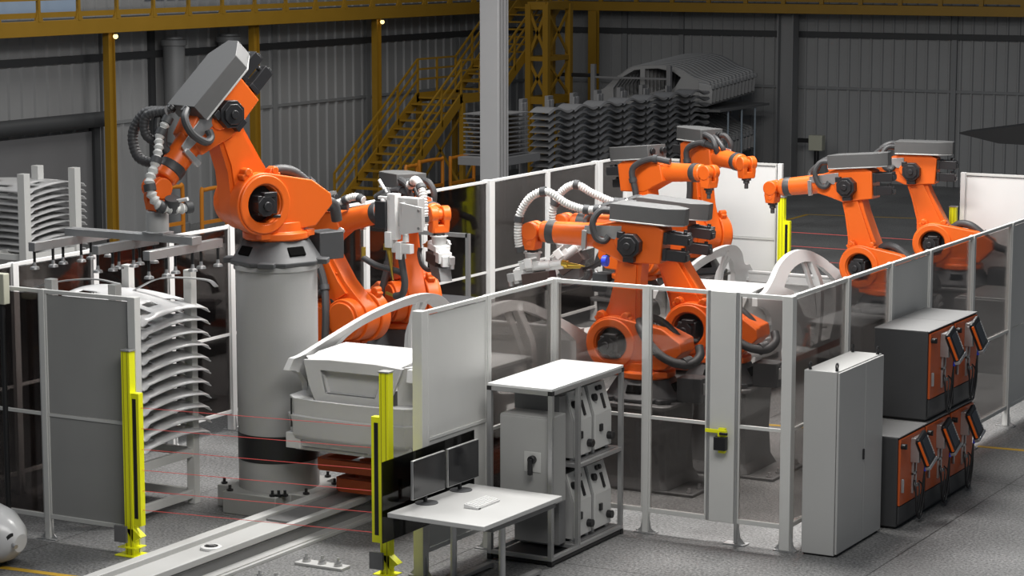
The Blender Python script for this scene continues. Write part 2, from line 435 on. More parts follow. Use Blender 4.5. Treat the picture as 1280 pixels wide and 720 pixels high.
# ---------------- stair
XA, XB = -32.3, -31.0
def zt(y): return 1.36+(y-49.87)*(3.58-1.36)/(53.21-49.87)
st = empty('yellow_stair', (-31.6, 49.5, 0)); tag(st, 'yellow steel stair with railings climbing right to the walkway', 'stair')
sl = (3.58-1.36)/(53.21-49.87)
ZLAND = 2.62
yf = 53.21-(ZLAND-0.05)/sl
Y1, Y2 = 53.21, 55.15
ZTOP = ZW+.3
Y3 = Y2+(ZTOP-ZLAND)/sl
for xx in (XA, XB):
    m = MB(); m.bar((xx, yf, 0.08), (xx, Y1, ZLAND), .05, .26, upv=(0, 0, 1)); m.bar((xx, Y1-.1, ZLAND), (xx, Y2+.1, ZLAND), .05, .24)
    m.bar((xx, Y2, ZLAND), (xx, Y3, ZTOP), .05, .26)
    local(st, m).build('stringer', GANTRY, st)
    m = MB()
    segs = [((yf-.1, 0.0), (Y1, ZLAND)), ((Y1, ZLAND), (Y2, ZLAND)), ((Y2, ZLAND), (Y3, ZTOP))]
    for (ya, za), (yb, zb) in segs:
        for h in (.98, .72, .46): m.bar((xx, ya, za+h), (xx, yb, zb+h), .045, .045)
        n = 4 if yb-ya > 3 else 2
        for i in range(0 if ya < yf else 1, n+1):
            f = i/n; yy = ya+(yb-ya)*f; zz = za+(zb-za)*f; m.bb(xx-.025, xx+.025, yy-.025, yy+.025, max(0, zz), zz+.98)
    local(st, m).build('railing', GANTRY, st)
for i in range(13):
    f = (i+.6)/13.4; y = yf+(Y1-yf)*f; z = .05+(ZLAND-.05)*f
    local(st, MB().bb(XA, XB, y-.14, y+.14, z-.02, z+.02)).build('tread', GANTRY, st)
for i in range(12):
    f = (i+.6)/12.4; y = Y2+(Y3-Y2)*f; z = ZLAND+(ZTOP-ZLAND)*f
    local(st, MB().bb(XA, XB, y-.14, y+.14, z-.02, z+.02)).build('tread', GANTRY, st)
local(st, MB().bb(XA, XB, Y1, Y2, ZLAND-.03, ZLAND+.02)).build('landing', GANTRY, st)
for yy in (Y1+.05, Y2-.05):
    m = MB()
    for xx in (XA, XB): m.bb(xx-.06, xx+.06, yy-.06, yy+.06, 0, ZLAND-.1)
    m.bar((XA, yy, .3), (XB, yy, ZLAND-.4), .04, .06); m.bar((XB, yy, .3), (XA, yy, ZLAND-.4), .04, .06)
    local(st, m).build('landing_support', GANTRY, st)
m = MB(); m.bar((XB, Y1, .3), (XB, Y2, ZLAND-.4), .04, .06); m.bar((XB, Y2, .3), (XB, Y1, ZLAND-.4), .04, .06); m.bar((XB, Y1, 1.1), (XB, Y2, 1.1), .06, .1)
local(st, m).build('cross_brace', GANTRY, st)
# stair tower at the right
tw = empty('stair_tower', (-30.6, 57.5, 0)); tag(tw, 'yellow braced steel tower right of the tall grey column', 'tower')
tx0, tx1, ty0, ty1 = -30.88, -30.35, onx(683, 100, -30.35).y, onx(711, 100, -30.35).y
for xx, yy in ((tx0, ty0), (tx1, ty0), (tx0, ty1), (tx1, ty1)):
    local(tw, MB().bb(xx-.08, xx+.08, yy-.08, yy+.08, 0, ZTOP)).build('leg', GANTRY, tw)
for zz in (2.3, 3.45, ZTOP-.14):
    m = MB(); h = .2 if zz != 3.45 else .12
    m.bb(tx0, tx1, ty0-.05, ty0+.05, zz, zz+h); m.bb(tx0, tx1, ty1-.05, ty1+.05, zz, zz+h); m.bb(tx0-.05, tx0+.05, ty0, ty1, zz, zz+h); m.bb(tx1-.05, tx1+.05, ty0, ty1, zz, zz+h)
    local(tw, m).build('frame_beam', GANTRY, tw)
for (za, zb) in ((2.5, 3.45), (3.57, ZTOP-.14), (.4, 2.3)):
    m = MB()
    m.bar((tx1, ty0, za), (tx1, ty1, zb), .04, .08); m.bar((tx1, ty1, za), (tx1, ty0, zb), .04, .08)
    m.bar((tx0, ty0, za), (tx1, ty0, zb), .04, .08); m.bar((tx1, ty0, za), (tx0, ty0, zb), .04, .08)
    local(tw, m).build('cross_brace', GANTRY, tw)
local(tw, MB().bb(tx0, tx1, ty0, ty1, ZTOP, ZTOP+.05)).build('platform', GANTRY, tw)

# orange tubular barriers in the background
for pxa, pxb, pyt, lab in ((206, 228, 236, 'small orange tubular barrier left of the robot gripper arm'), (252, 283, 238, 'small orange tubular barrier between gripper arm and big robot'),
                           (507, 521, 209, 'orange tubular barrier at the stair foot, leftmost'), (524, 553, 203, 'orange tubular barrier at the stair foot, middle one'),
                           (563, 592, 198, 'orange tubular barrier at the stair foot, right one')):
    X = -30.3
    a = onx(pxa, pyt, X); b = onx(pxb, pyt, X); h = a.z
    m = MB(); L = b.y-a.y
    m.tube([(0, 0, 0), (0, 0, h-.1), (0, .1, h), (0, L-.1, h), (0, L, h-.1), (0, L, 0)], .045, 8, n=4)
    m.bar((0, 0, h*.5), (0, L, h*.5), .07, .07)
    o = m.build('safety_barrier', BARRIER); o.location = (X, a.y, 0); tag(o, lab, 'barrier')
# control box on a pole by the back wall, and the dark canopy
o = empty('control_box', (-25.0, 61.8, 0)); tag(o, 'beige control box on a black pole before the back wall', 'control box')
p = ony(1021, 178, 61.8); o.location.x = p.x
MB().bb(-.20, .20, -.12, .12, p.z-.22, p.z+.2).build('box', BEIGE, o, .01)
MB().cyl((0, 0, 0), (0, 0, p.z-.2), .07).build('pole', BLACK, o)
MB().bb(-.55, -.2, -.05, .05, p.z-.02, p.z+.1).build('bracket', BLACK, o)
a = ony(1205, 166, 48); b = ony(1300, 147, 48)
o = empty('welding_canopy', (a.x, 48, 0)); tag(o, 'black angular canopy at the far right edge', 'canopy')
m = MB(); za, zb = a.z, b.z; L = b.x-a.x+1.2
m.rings([[(0, -.3, za), (0, .5, za), (0, .5, za+.03), (0, -.3, za+.03)], [(.9, -.5, za-.15), (.9, .9, za-.15), (.9, .9, za+.16), (.9, -.5, za+.16)], [(L, -.8, za-.15), (L, 1.2, za-.15), (L, 1.2, zb+.1), (L, -.8, zb+.1)]])
m.build('canopy_hood', mat('canopy_black', (.012, .012, .013), .6), o)
MB().bb(L-.3, L-.1, -.1, .1, 0, za-.1).build('stand', BLACK, o)

# ================================================================== FENCE
FH = 2.82
def post(x, y, label, w=.07, z0=0.0, h=FH, mm=None, foot=True):
    m = MB(); m.bb(-w/2, w/2, -w/2, w/2, .012, h)
    m.bb(-w/2-.004, -w/2+.004, -.012, .012, .1, h-.02, 1)
    o = m.build('fence_post', [mm or POSTM, STEELG], bevel=.006); o.location = (x, y, 0)
    if foot:
        f = MB(); f.bb(-.13, .13, -.06, .06, 0, .012)
        f.prism([(w/2, .012), (w/2+.08, .012), (w/2+.03, .06), (w/2, .22)], -.006, .006, 'y'); f.prism([(-w/2, .012), (-w/2, .22), (-w/2-.03, .06), (-w/2-.08, .012)], -.006, .006, 'y')
        for sx in (-.11, .11): f.cyl((sx, 0, .012), (sx, 0, .03), .012, seg=6)
        f.build('foot_plate', SILVER, o)
    return tag(o, label, 'fence post')
def panel(p0, p1, kind, label, zb=.26, zm=1.33, glass=None, top_pm=None, fm=None):
    """one fence element between two posts: frame, mid rail, two fills"""
    p0 = Vector((*p0, 0)); p1 = Vector((*p1, 0)); d = (p1-p0); L = d.length; g = .035
    rz = math.atan2(d.y, d.x)
    o = empty('safety_fence', p0, rz)
    tag(o, label, 'fence panel')
    m = MB(); fw = .045
    m.bb(g, L-g, -.025, .025, FH-.045, FH-.003); m.bb(g, L-g, -.025, .025, zb-.02, zb+.03)
    m.bb(g, g+.022, -.022, .022, zb, FH-.03); m.bb(L-g-.022, L-g, -.022, .022, zb, FH-.03)
    m.build('frame', fm or POSTM, o, .003)
    MB().bb(g, L-g, -.02, .02, zm-.017, zm+.017).build('mid_rail', fm or POSTM, o)
    for i, (za, zc) in enumerate(((zb+.03, zm-.022), (zm+.022, FH-.06))):
        if kind == 'glass': MB().bb(g+.02, L-g-.02, -.004, .004, za, zc).build('pane', glass or GLASS, o)
        else: MB().bb(g+.02, L-g-.02, -.010, .010, za, zc).build('sheet', top_pm or PANELG, o)
    return o
# front fence y = 23.85
post(-12.68, 23.85, 'pale fence post at the inner corner behind the white-topped rack', .12)
post(-11.50, 23.85, 'slim fence post right of the white-topped rack')
post(-9.80, 23.85, 'wide fence corner post left of the tall grey cabinet', .12)
panel((-12.68, 23.85), (-11.50, 23.85), 'glass', 'tinted fence panel behind the white-topped rack')
panel((-11.50, 23.85), (-10.72, 23.85), 'glass', 'tinted gate panel left of the yellow latch')
panel((-10.42, 23.85), (-9.80, 23.85), 'glass', 'narrow tinted fence panel between gate column and corner post')
gpst = empty('gate_cover', (-10.56, 23.85, 0)); tag(gpst, 'broad pale gate column carrying the yellow latch', 'gate column')
m = MB(); m.bb(-.15, .15, -.05, .05, .24, FH+.0); m.build('column_cover', mat('gate_cover_paint', (.60, .60, .58), .42, 0, .03, 3), gpst, .006)
MB().bb(-.185, -.155, -.035, .035, .24, FH).build('edge_profile', SILVER, gpst)
MB().bb(.155, .185, -.045, .045, .02, FH).build('edge_profile', SILVER, gpst)
f = MB(); f.bb(.04, .30, -.07, .07, 0, .015); f.prism([(.19, .015), (.28, .015), (.22, .08), (.19, .24)], -.006, .006, 'y'); f.build('foot_plate', SILVER, gpst)
lt = empty('gate_latch', (-10.62, 23.78, 1.05)); tag(lt, 'yellow gate interlock with black lock box and lever', 'latch')
lt.location = ony(901, 548, 23.77)
m = MB(); m.bb(-.02, .06, -.03, .02, -.16, .12); m.bb(-.18, .02, -.03, 0, .06, .10); m.bb(-.02, .08, -.05, 0, .02, .10); m.build('bracket', YELLOW, lt, .004)
MB().bb(-.05, .09, -.09, -.01, -.12, .03).build('lock_box', BLACK, lt, .006)
MB().cyl((.02, -.08, .07), (.11, -.08, .07), .016, seg=10).build('lever', BLACK, lt)
# middle fence x = -12.7
post(-12.75, 21.02, 'pale double fence post beside the yellow light curtain', .12)
post(-12.70, 22.34, 'slim fence post right of the large grey fence sheet')
panel((-12.72, 21.06), (-12.70, 22.34), 'sheet', 'large light grey fence sheet behind the desk', zm=1.45)
panel((-12.70, 22.34), (-12.68, 23.82), 'glass', 'tinted fence panel in front of the car roof frame')
# left fence y = 20.36
post(-17.20, 20.36, 'pale fence post left of the grey sheet, left foreground')
post(-15.95, 20.36, 'pale fence post with the yellow light curtain, left foreground', .10, foot=False)
post(-18.9, 20.40, 'pale fence post at the far left corner of the cell')
LP = mat('fence_panel_dull_grey', (.30, .30, .29), .55, 0, .10, 1.6)
panel((-17.20, 20.36), (-15.95, 20.36), 'sheet', 'large dull grey fence sheet at the left foreground', zm=1.42, top_pm=LP)
panel((-18.9, 20.40), (-17.20, 20.36), 'glass', 'dark tinted fence panel at the left edge', glass=GLASS_D, zm=1.42)
# right fence x = -9.8
ys = [23.85, 25.55, 26.98, 28.35, 30.04, 31.69, 33.4]
kinds = ['glass', 'glass', 'sheet', 'glass', 'glass', 'sheet']
labs = ['tinted fence panel behind the tall grey cabinet', 'tinted fence panel left of the narrow grey sheet, right fence', 'narrow grey fence sheet above the robot control cabinets',
        'tinted fence panel right of the narrow grey sheet', 'tinted fence panel at right over the pedestal robot', 'grey fence sheet at the right edge']
pl = ['slim fence post above the tall grey cabinet', 'fence post left of the narrow grey fence sheet', 'fence post right of the narrow grey fence sheet', 'fence post at right, third from the frame edge', 'fence post at right, next to the edge sheet', 'fence post beyond the right frame edge']
for y, l_ in zip(ys[1:], pl): post(-9.8, y, l_, .08)
for i in range(6): panel((-9.8, ys[i]), (-9.8, ys[i+1]), kinds[i], labs[i])
# back-left fence x = -18.95
ys = [20.40, 21.9, 23.40, 24.95, 26.30, 28.0, 29.7, 31.35, 33.38, 35.36, 37.22, 38.30]
for i, y in enumerate(ys[1:]):
    post(-18.95, y, ['fence post on the far side, behind the left panel rack', 'fence post on the far side, right of the left panel rack', 'fence post under the gripper frame', 'fence post behind the grey robot column',
                     'fence post behind the left welding robot', 'fence post behind the raised welding robot arm', 'fence post right of the hanging welding gun', 'wide pale fence post below the tall hall column',
                     'slim fence post right of the tall hall column', 'wide fence post left of the far orange robots', 'fence corner post behind the far orange robots'][i], .16 if i in (7, 9) else .10, mm=PANELW)
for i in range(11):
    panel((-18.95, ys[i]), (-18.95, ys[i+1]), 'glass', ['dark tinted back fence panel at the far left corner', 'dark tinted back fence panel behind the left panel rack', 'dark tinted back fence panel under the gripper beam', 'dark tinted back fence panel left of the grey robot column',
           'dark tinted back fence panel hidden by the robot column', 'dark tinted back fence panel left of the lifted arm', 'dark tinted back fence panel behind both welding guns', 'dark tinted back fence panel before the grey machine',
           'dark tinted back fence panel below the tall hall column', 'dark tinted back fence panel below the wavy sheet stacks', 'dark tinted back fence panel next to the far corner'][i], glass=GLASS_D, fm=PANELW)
# far fence y = 38.3
panel((-18.95, 38.30), (-17.4, 38.30), 'sheet', 'white fence sheet behind the far orange robots, left', top_pm=PANELW, zm=1.5)
panel((-17.4, 38.30), (-15.98, 38.30), 'sheet', 'white fence sheet left of the far yellow light curtain', top_pm=PANELW, zm=1.5)
post(-17.4, 38.30, 'white fence post between the two far white sheets', .08, mm=PANELW)
post(-15.95, 38.30, 'white fence post with the far yellow light curtain', .08, mm=PANELW)
panel((-12.68, 38.30), (-11.2, 38.30), 'sheet', 'white fence sheet at the upper right, left half', top_pm=PANELW, zm=1.5)
panel((-11.2, 38.30), (-9.8, 38.30), 'sheet', 'white fence sheet at the upper right, right half', top_pm=PANELW, zm=1.5)
post(-12.68, 38.30, 'white fence post right of the far right yellow curtain', .08, mm=PANELW)
post(-11.2, 38.30, 'white fence post in the upper right sheet', .06, mm=PANELW)

# ---------------- light curtains
def curtain(x, y, zt_, side, label, z0=0.0, zs0=.34, zs1=1.8, base=True, rz=0):
    o = empty('light_curtain_post', (x, y, 0), rz); tag(o, label, 'light curtain')
    m = MB(); m.bb(-.055, .055, -.05, .05, z0, zt_)
    for sx in (-.028, .028): m.bb(sx-.006, sx+.006, -.054, -.05, z0, zt_, 1)
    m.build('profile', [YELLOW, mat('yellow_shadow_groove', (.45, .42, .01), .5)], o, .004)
    MB().bb(-.065, .065, -.06, .06, zt_, zt_+.015).build('end_cap', SILVER, o)
    m = MB(); m.bb(side*.055, side*.16, -.04, .04, zs0, zs1); m.bb(side*.075, side*.125, -.043, -.04, zs0+.08, zs1-.06, 1)
    m.build('sensor_housing', [YELLOW, BLACK], o, .004)
    if base:
        m = MB(); m.bb(-.15, .15, -.12, .12, 0, .012); m.bb(-.12, .12, -.1, .1, .09, .10); m.cyl((0, 0, 0), (0, 0, .34), .035)
        m.prism([(-.05, .3), (.05, .3), (.16, .22), (.05, .16)], -.05, .05, 'y')
        m.build('base', YELLOW, o, .002)
        MB().bb(-.14, .02, -.13, -.1, .16, .34).build('junction_box', STEELG, o)
    return o
cA = (-15.95, 20.24); cB = (-12.92, 20.62)
curtain(cA[0], cA[1], 2.25, 1, 'yellow light curtain post on the left fence sheet')
curtain(cB[0], cB[1], 2.22, -1, 'yellow light curtain post in front of the car rear', zs0=.42, zs1=1.75)
curtain(-15.86, 38.18, 2.25, 1, 'far yellow light curtain post beside the white sheet', zs1=1.85)
curtain(-12.80, 38.18, 2.25, -1, 'far right yellow light curtain post, mostly hidden')
k0 = ['topmost', 'second', 'third', 'fourth', 'fifth', 'lowest']
for i, py in enumerate((513, 539, 565, 591, 617, 641)):
    a = ony(240, py, 20.40); z = a.z
    m = MB(); m.cyl((0, 0, 0), (cB[0]-cA[0]-.28, cB[1]-cA[1], 0), .0030, seg=6)
    o = m.build('laser_beam', BEAM); o.location = (cA[0]+.14, cA[1], z)
    tag(o, 'thin red beam of the front light curtain, %s one' % k0[i], 'light beam', 'red beams of the front light curtain')
for i in range(6):
    m = MB(); m.cyl((0, 0, 0), (2.7, 0, 0), .004, seg=6); o = m.build('laser_beam', BEAM); o.location = (-15.68, 38.18, 1.66-.24*i)
    tag(o, 'thin red beam of the far light curtain, %s one' % k0[i], 'light beam', 'red beams of the far light curtain')
# button box on the left fence
p = ony(6, 360, 20.2)
o = empty('button_box', (p.x, 20.15, 0)); tag(o, 'pale beige button box on a black pole at the left edge', 'control box')
MB().bb(-.07, .07, -.05, .05, p.z-.17, p.z+.17).build('box', BEIGE, o, .008)
MB().cyl((0, 0, 0), (0, 0, p.z-.17), .03).build('pole', BLACK, o)
# ================================================================== ROBOTS
H2, R1, L2, L3 = .675, .43, 1.25, 1.30
def robot(label, x, y, z0, az, t2, t3, hoodw=.42, dress=None, tool='stub', wroll=0.0, hose_arm=False, gun_pitch=0.0, loops=True, r1=.43, l3=1.30, side_hose=False, l2=1.25, hdrop=0.0):
    R1, L3, L2 = r1, l3, l2; dl = L3-1.30
    a, b = R(t2), R(t3)
    root = empty('industrial_robot', (x, y, z0), R(az)); tag(root, label, 'industrial robot')
    J2 = Vector((R1, 0, H2)); J3 = J2+L2*Vector((math.sin(a), 0, math.cos(a)))
    fx = Vector((math.cos(b), 0, math.sin(b))); fz = Vector((-math.sin(b), 0, math.cos(b))); fy = Vector((0, 1, 0))
    Wp = J3+L3*fx
    ME = Matrix.Translation(J3) @ Matrix((fx, fy, fz)).transposed().to_4x4()   # forearm frame
    # base casting
    m = MB(); ph = PI/8
    m.lathe((0, 0, 0), (0, 0, .27), [(0, .50), (.16, .51), (.2, .49), (.95, .36), (1, .34)], 8, 0, ph)
    for k in range(4):
        q = k*PI/2; c = Vector((math.cos(q), math.sin(q), 0)); rot = Matrix.Rotation(q, 3, 'Z') @ Matrix.Rotation(R(-33), 3, 'Y')
        m.box(c*.385+Vector((0, 0, .155)), (.04, .21, .11), rot, 2)
    for k in range(4):
        q = PI/4+k*PI/2; c = Vector((math.cos(q), math.sin(q), 0)); rot = Matrix.Rotation(q, 3, 'Z')
        m.box(c*.50+Vector((0, 0, .03)), (.14, .18, .06), rot, 0)
    m.build('base_casting', [DARK, BLACK, mat('slot_black', (.004, .004, .004), .95, spec=.05)], root, .012)
    # turntable
    m = MB(); m.lathe((0, 0, .26), (0, 0, .46), [(0, .33), (.1, .36), (.42, .36), (.5, .31), (1, .30)], 40)
    m.box((-.26, .20, .33), (.16, .12, .07), Matrix.Rotation(.5, 3, 'Z')); m.box((.30, .22, .33), (.12, .10, .07))
    m.build('turntable', ORANGE, root, .006)
    # carousel: low body and the near cheek with its motor hole
    m = MB()
    low = hull([(-.36, .42), (.34, .42), (-.52, .60), (-.50, .74), (-.22, .86), (.40, .72), (.50, .50)])
    m.prism(low, -.30, .10, 'y')
    cheek = hull(circ(R1, H2, .335, n=40)+[(-.34, .40), (.30, .40), (-.56, .62), (-.54, .74), (-.30, .90)])
    m.prism(cheek, .10, .27, 'y', holes=[circ(R1, H2, .20, n=32)])
    m.prism(circ(R1, H2, .315, n=40), .27, .30, 'y', holes=[circ(R1, H2, .215, n=32)])
    m.prism(circ(R1, H2, .22, n=32), .10, .13, 'y', mi=1)
    # bumper lugs near the axis two
    for q in (118, 62):
        c = (R1+.36*math.cos(R(q)), .18, H2+.36*math.sin(R(q))); m.box(c, (.14, .10, .07), Matrix.Rotation(-R(q-90), 3, 'Y')); m.cyl((c[0], .12, c[2]+.03), (c[0], .24, c[2]+.03), .045, seg=14)
    m.build('carousel', [ORANGE, BLACK], root, .022, seg=3)
    # shoulder motor
    m = MB(); m.box((R1+.0, .24, H2), (.24, .20, .20)); m.cyl((R1+.03, .25, H2-.01), (R1+.03, .37, H2-.01), .115, seg=8, phase=PI/8); m.cyl((R1+.03, .37, H2-.01), (R1+.03, .40, H2-.01), .05, seg=10)
    m.box((R1-.02, .33, H2+.11), (.16, .08, .05)); m.cyl((R1-.09, .30, H2-.13), (R1-.16, .34, H2-.13), .02, seg=8)
    m.build('shoulder_motor', MOTOR, root, .008)
    # link arm
    u = (J3-J2).normalized(); n_ = Vector((u.z, 0, -u.x))   # forward side
    def pt(s, w): q = J2+u*s+n_*w; return (q.x, q.z)
    arcs = [(J2.x+.30*math.cos(t), J2.z+.30*math.sin(t)) for t in [PI*2*k/40 for k in range(40)]]
    arcs = [p for p in arcs if (Vector((p[0], 0, p[1]))-J2).dot(u) < .06]
    s0 = sorted(arcs, key=lambda p: (Vector((p[0], 0, p[1]))-J2).dot(n_))
    front = s0[-1]; back = s0[0]
    ang = lambda p: math.atan2((Vector((p[0], 0, p[1]))-J2).dot(n_), -(Vector((p[0], 0, p[1]))-J2).dot(u))
    arcs.sort(key=ang)                       # from back (-n) round under to front (+n)
    out = list(arcs)+[pt(.20, .245), pt(.45, .175), pt(.8, .150), pt(1.1, .155)]
    out += [(J3.x+.17*math.cos(t)*n_.x+.17*math.sin(t)*u.x, J3.z+.17*math.cos(t)*n_.z+.17*math.sin(t)*u.z) for t in [PI*k/10 for k in range(11)]]
    out += [pt(1.1, -.165), pt(.8, -.185), pt(.45, -.24), pt(.20, -.285)]
    m = MB(); m.prism(out, -.16, .09, 'y')
    inner = [pt(.30, .14), pt(.5, .10), pt(.95, .085), pt(.98, -.10), pt(.5, -.16), pt(.30, -.19)]
    m.prism(inner, -.20, -.155, 'y'); 
    m.prism([pt(.18, .20), pt(.5, .12), pt(1.0, .10), pt(1.0, -.11), pt(.5, -.18), pt(.18, -.23)], .085, .12, 'y')
    for k in range(3):
        for w in (.13-.02*k, -.19+.03*k):
            q = J2+u*(.30+.3*k)+n_*w; m.cyl((q.x, -.185, q.z), (q.x, -.16, q.z), .016, seg=8)
    m.build('link_arm', ORANGE, root, .024, seg=3)
    m = MB(); m.cyl((J2.x, -.32, J2.z), (J2.x, -.16, J2.z), .27, seg=36); m.cyl((J2.x, -.35, J2.z), (J2.x, -.32, J2.z), .23, seg=36)
    m.build('shoulder_gear_cover', ORANGE, root, .02, seg=3)
    # elbow housing with forearm tube
    def E(mb): return mb.xform(ME)
    m = MB()
    hs = [(-.40, -.22), (-.42, .20), (-.30, .25), (.16, .25), (.46, .17), (.50, -.10), (.30, -.17), (.10, -.25)]
    m.prism(hs, -.17, .15, 'y')
    m.lathe((.42, 0, .035), (1.18+dl, 0, 0), [(0, .15), (.25, .145), (.98, .132), (1, .10)], 32)
    m.cyl((.1, .13, 0), (.1, .18, 0), .10, seg=24)
    E(m).build('elbow_housing', ORANGE, root, .018, seg=3)
    m = MB(); m.lathe((.98+dl, 0, .008), (1.10+dl, 0, .004), [(0, .137), (.15, .146), (.85, .146), (1, .12)], 32); E(m).build('forearm_collar', HOSE, root)
    m = MB(); m.lathe((1.08+dl, 0, 0), (1.28+dl, 0, 0), [(0, .10), (.35, .062), (.8, .058), (1, .075)], 24); E(m).build('forearm_neck', ORANGE, root)
    # elbow motor
    m = MB(); m.cyl((-.02, .14, -.02), (-.02, .27, -.02), .155, seg=8, phase=PI/8); m.cyl((-.02, .27, -.02), (-.02, .30, -.02), .115, seg=8, phase=PI/8); m.cyl((-.02, .30, -.02), (-.02, .325, -.02), .045, seg=12)
    m.box((-.02, .20, -.19), (.14, .09, .07)); m.box((.10, .22, .10), (.08, .08, .08))
    E(m).build('elbow_motor', MOTOR, root, .006)
    # wrist motors at the back
    for (cy, cz, ln) in ((.075, .10, .32), (.075, -.10, .30), (-.09, .10, .26)):
        m = MB(); m.bb(-.42-ln, -.42, cy-.065, cy+.065, cz-.065, cz+.065); m.bb(-.44-ln, -.40-ln, cy-.05, cy+.05, cz-.05, cz+.02)
        m.cyl((-.36-ln, cy, cz+.06), (-.36-ln, cy, cz+.10), .025, seg=10); m.bb(-.47, -.42, cy-.072, cy+.072, cz-.072, cz+.072)
        E(m).build('wrist_motor', MOTOR, root, .006)
    # side plate and white tab
    m = MB(); m.prism([(.12, .02), (.62, .07), (.60, .16), (.12, .20)], .155, .17, 'y'); m.bb(.57, .63, .14, .19, -.13, .10)
    E(m).build('side_bracket', SILVER, root, .003)
    # grey energy box on top
    h = hoodw/2
    m = MB(); pl_ = [(-.46, -h), (.27, -h), (.27, h), (-.46, h), (-.66, h*.35), (-.66, -h*.35)]
    m.prism(pl_, .27, .47, 'z'); m.prism([(p[0]*.98+.0, p[1]*1.04) for p in pl_], .255, .275, 'z', mi=1); m.xform(Matrix.Translation((-hdrop*.3, 0, -hdrop)))
    m.cyl((.26, h*.55, .37), (.33, h*.55, .37), .05, seg=16, mi=2); m.cyl((.26, -h*.55, .37), (.31, -h*.55, .37), .05, seg=16, mi=2)
    E(m).build('energy_supply_box', [HOOD, LIGHTG, BLACK], root, .006)
    # dark hose loops
    def hose(pts, r=.04, ribs=.05, mm=HOSE, name='cable_hose', frame=True, clamps=(), pitch=.035):
        m = MB(); m.tube(pts, r, 10, rib=ribs, pitch=pitch)
        P = catmull(pts, 12)
        for c in clamps:
            i = int(c*(len(P)-2)); d = (P[i+1]-P[i]).normalized(); m.cyl(P[i]-d*.035, P[i]+d*.035, r*1.28, seg=14, mi=1)
        if frame: E(m)
        return m.build(name, [mm, DARK], root)
    if loops:
        hose([(.28, h*.6, .37), (.40, h*.9, .36), (.47, h+.03, .22), (.42, h+.02, .04), (.33, h-.02, .0), (.28, h-.05, .06)], .042, 0)
        hose([(.28, -h*.55, .37), (.40, -.2, .40), (.54, -.16, .34), (.62, -.15, .22), (.60, -.10, .12)], .045, 0)
        hose([(.40, -h*.2, .36), (.52, -.06, .33), (.66, -.05, .22), (.68, -.02, .14)], .04, 0)
    # hoses behind the carousel
    m = MB()
    if side_hose:
        m.tube([(.10, -.05, .95), (.0, .24, .92), (-.14, .36, .78), (-.30, .38, .62), (-.50, .36, .52), (-.68, .26, .50), (-.74, .12, .58), (-.70, .04, .68)], .055, 12)
        m.cyl((-.66, .20, .52), (-.60, .30, .50), .075, seg=14)
    else:
        m.tube([(.16, .0, .92), (.02, .04, 1.0), (-.16, .08, .98), (-.36, .08, .84), (-.56, .06, .66), (-.74, .02, .58), (-.80, 0, .40)], .06, 12)
        m.cyl((-.34, .08, .86), (-.40, .08, .81), .082, seg=16)
    m.tube([(.18, -.16, .86), (.06, -.14, .96), (-.12, -.12, .94), (-.30, -.1, .82), (-.44, -.1, .66)], .05, 12)
    m.build('base_hose', HOSE, root)
    if hose_arm:
        A = J2-Vector((0, .0, 0)); 
        pts = [J2+Vector((0, -.42, -.25))+n_*-.25, J2+Vector((0, -.36, 0))+u*.2+n_*-.16, J2+u*.6+n_*-.05+Vector((0, -.27, 0)), J2+u*1.0+Vector((0, -.27, 0)), J3+Vector((0, -.30, .12)), J3+fx*.3+Vector((0, -.22, .26)), J3+fx*.62+Vector((0, -.12, .2))]
        hose(pts, .05, .0, frame=False, clamps=(.3, .6, .9))
    # connector box behind the base
    m = MB(); m.bb(-.78, -.46, -.14, .16, .0, .30); m.bb(-.80, -.76, -.08, .10, .10, .24, 1); m.cyl((-.78, .02, .22), (-.86, .02, .30), .04, seg=10, mi=1)
    m.cyl((-.78, -.06, .12), (-.86, -.06, .18), .03, seg=10, mi=1)
    m.build('connector_box', [DARK, SILVER], root, .01)
    # wrist: two round cheeks, hand and flange pointing down
    MW = Matrix.Translation(Wp) @ Matrix.Rotation(R(wroll), 4, 'Z')
    m = MB()
    m.cyl((0, .03, 0), (0, .135, 0), .112, seg=30); m.cyl((0, -.135, 0), (0, -.03, 0), .112, seg=30); m.cyl((0, -.04, 0), (0, .04, 0), .075, seg=24)
    m.cyl((-.03, 0, 0), (-.14, 0, 0), .075, seg=20)
    m.prism([(-.085, .0), (.09, .0), (.095, -.12), (.07, -.235), (-.07, -.235), (-.09, -.12)], -.12, -.04, 'y')
    m.prism([(-.085, .0), (.09, .0), (.095, -.12), (.07, -.235), (-.07, -.235), (-.09, -.12)], .04, .12, 'y')
    m.bb(-.08, .085, -.1, .1, -.235, -.13); m.cyl((0, .10, -.15), (0, .128, -.15), .04, seg=14)
    m.xform(MW); m.build('wrist', ORANGE, root, .014, seg=3)
    m = MB(); m.cyl((0, 0, -.235), (0, 0, -.27), .075, seg=24)
    if tool == 'stub': m.cyl((0, 0, -.27), (0, 0, -.32), .05, seg=16); m.cyl((0, 0, -.32), (0, 0, -.40), .032, seg=12)
    m.xform(MW); m.build('flange', DARK, root, .004)
    if tool == 'gun': gun(root, MW, gun_pitch)
    if dress:
        for spec in dress:
            hose(spec['p'], spec.get('r', .05), spec.get('rib', .13), WHITE_HOSE, 'dress_hose', spec.get('frame', True), spec.get('c', ()), spec.get('pitch', .035))
    return root, ME, Wp, MW

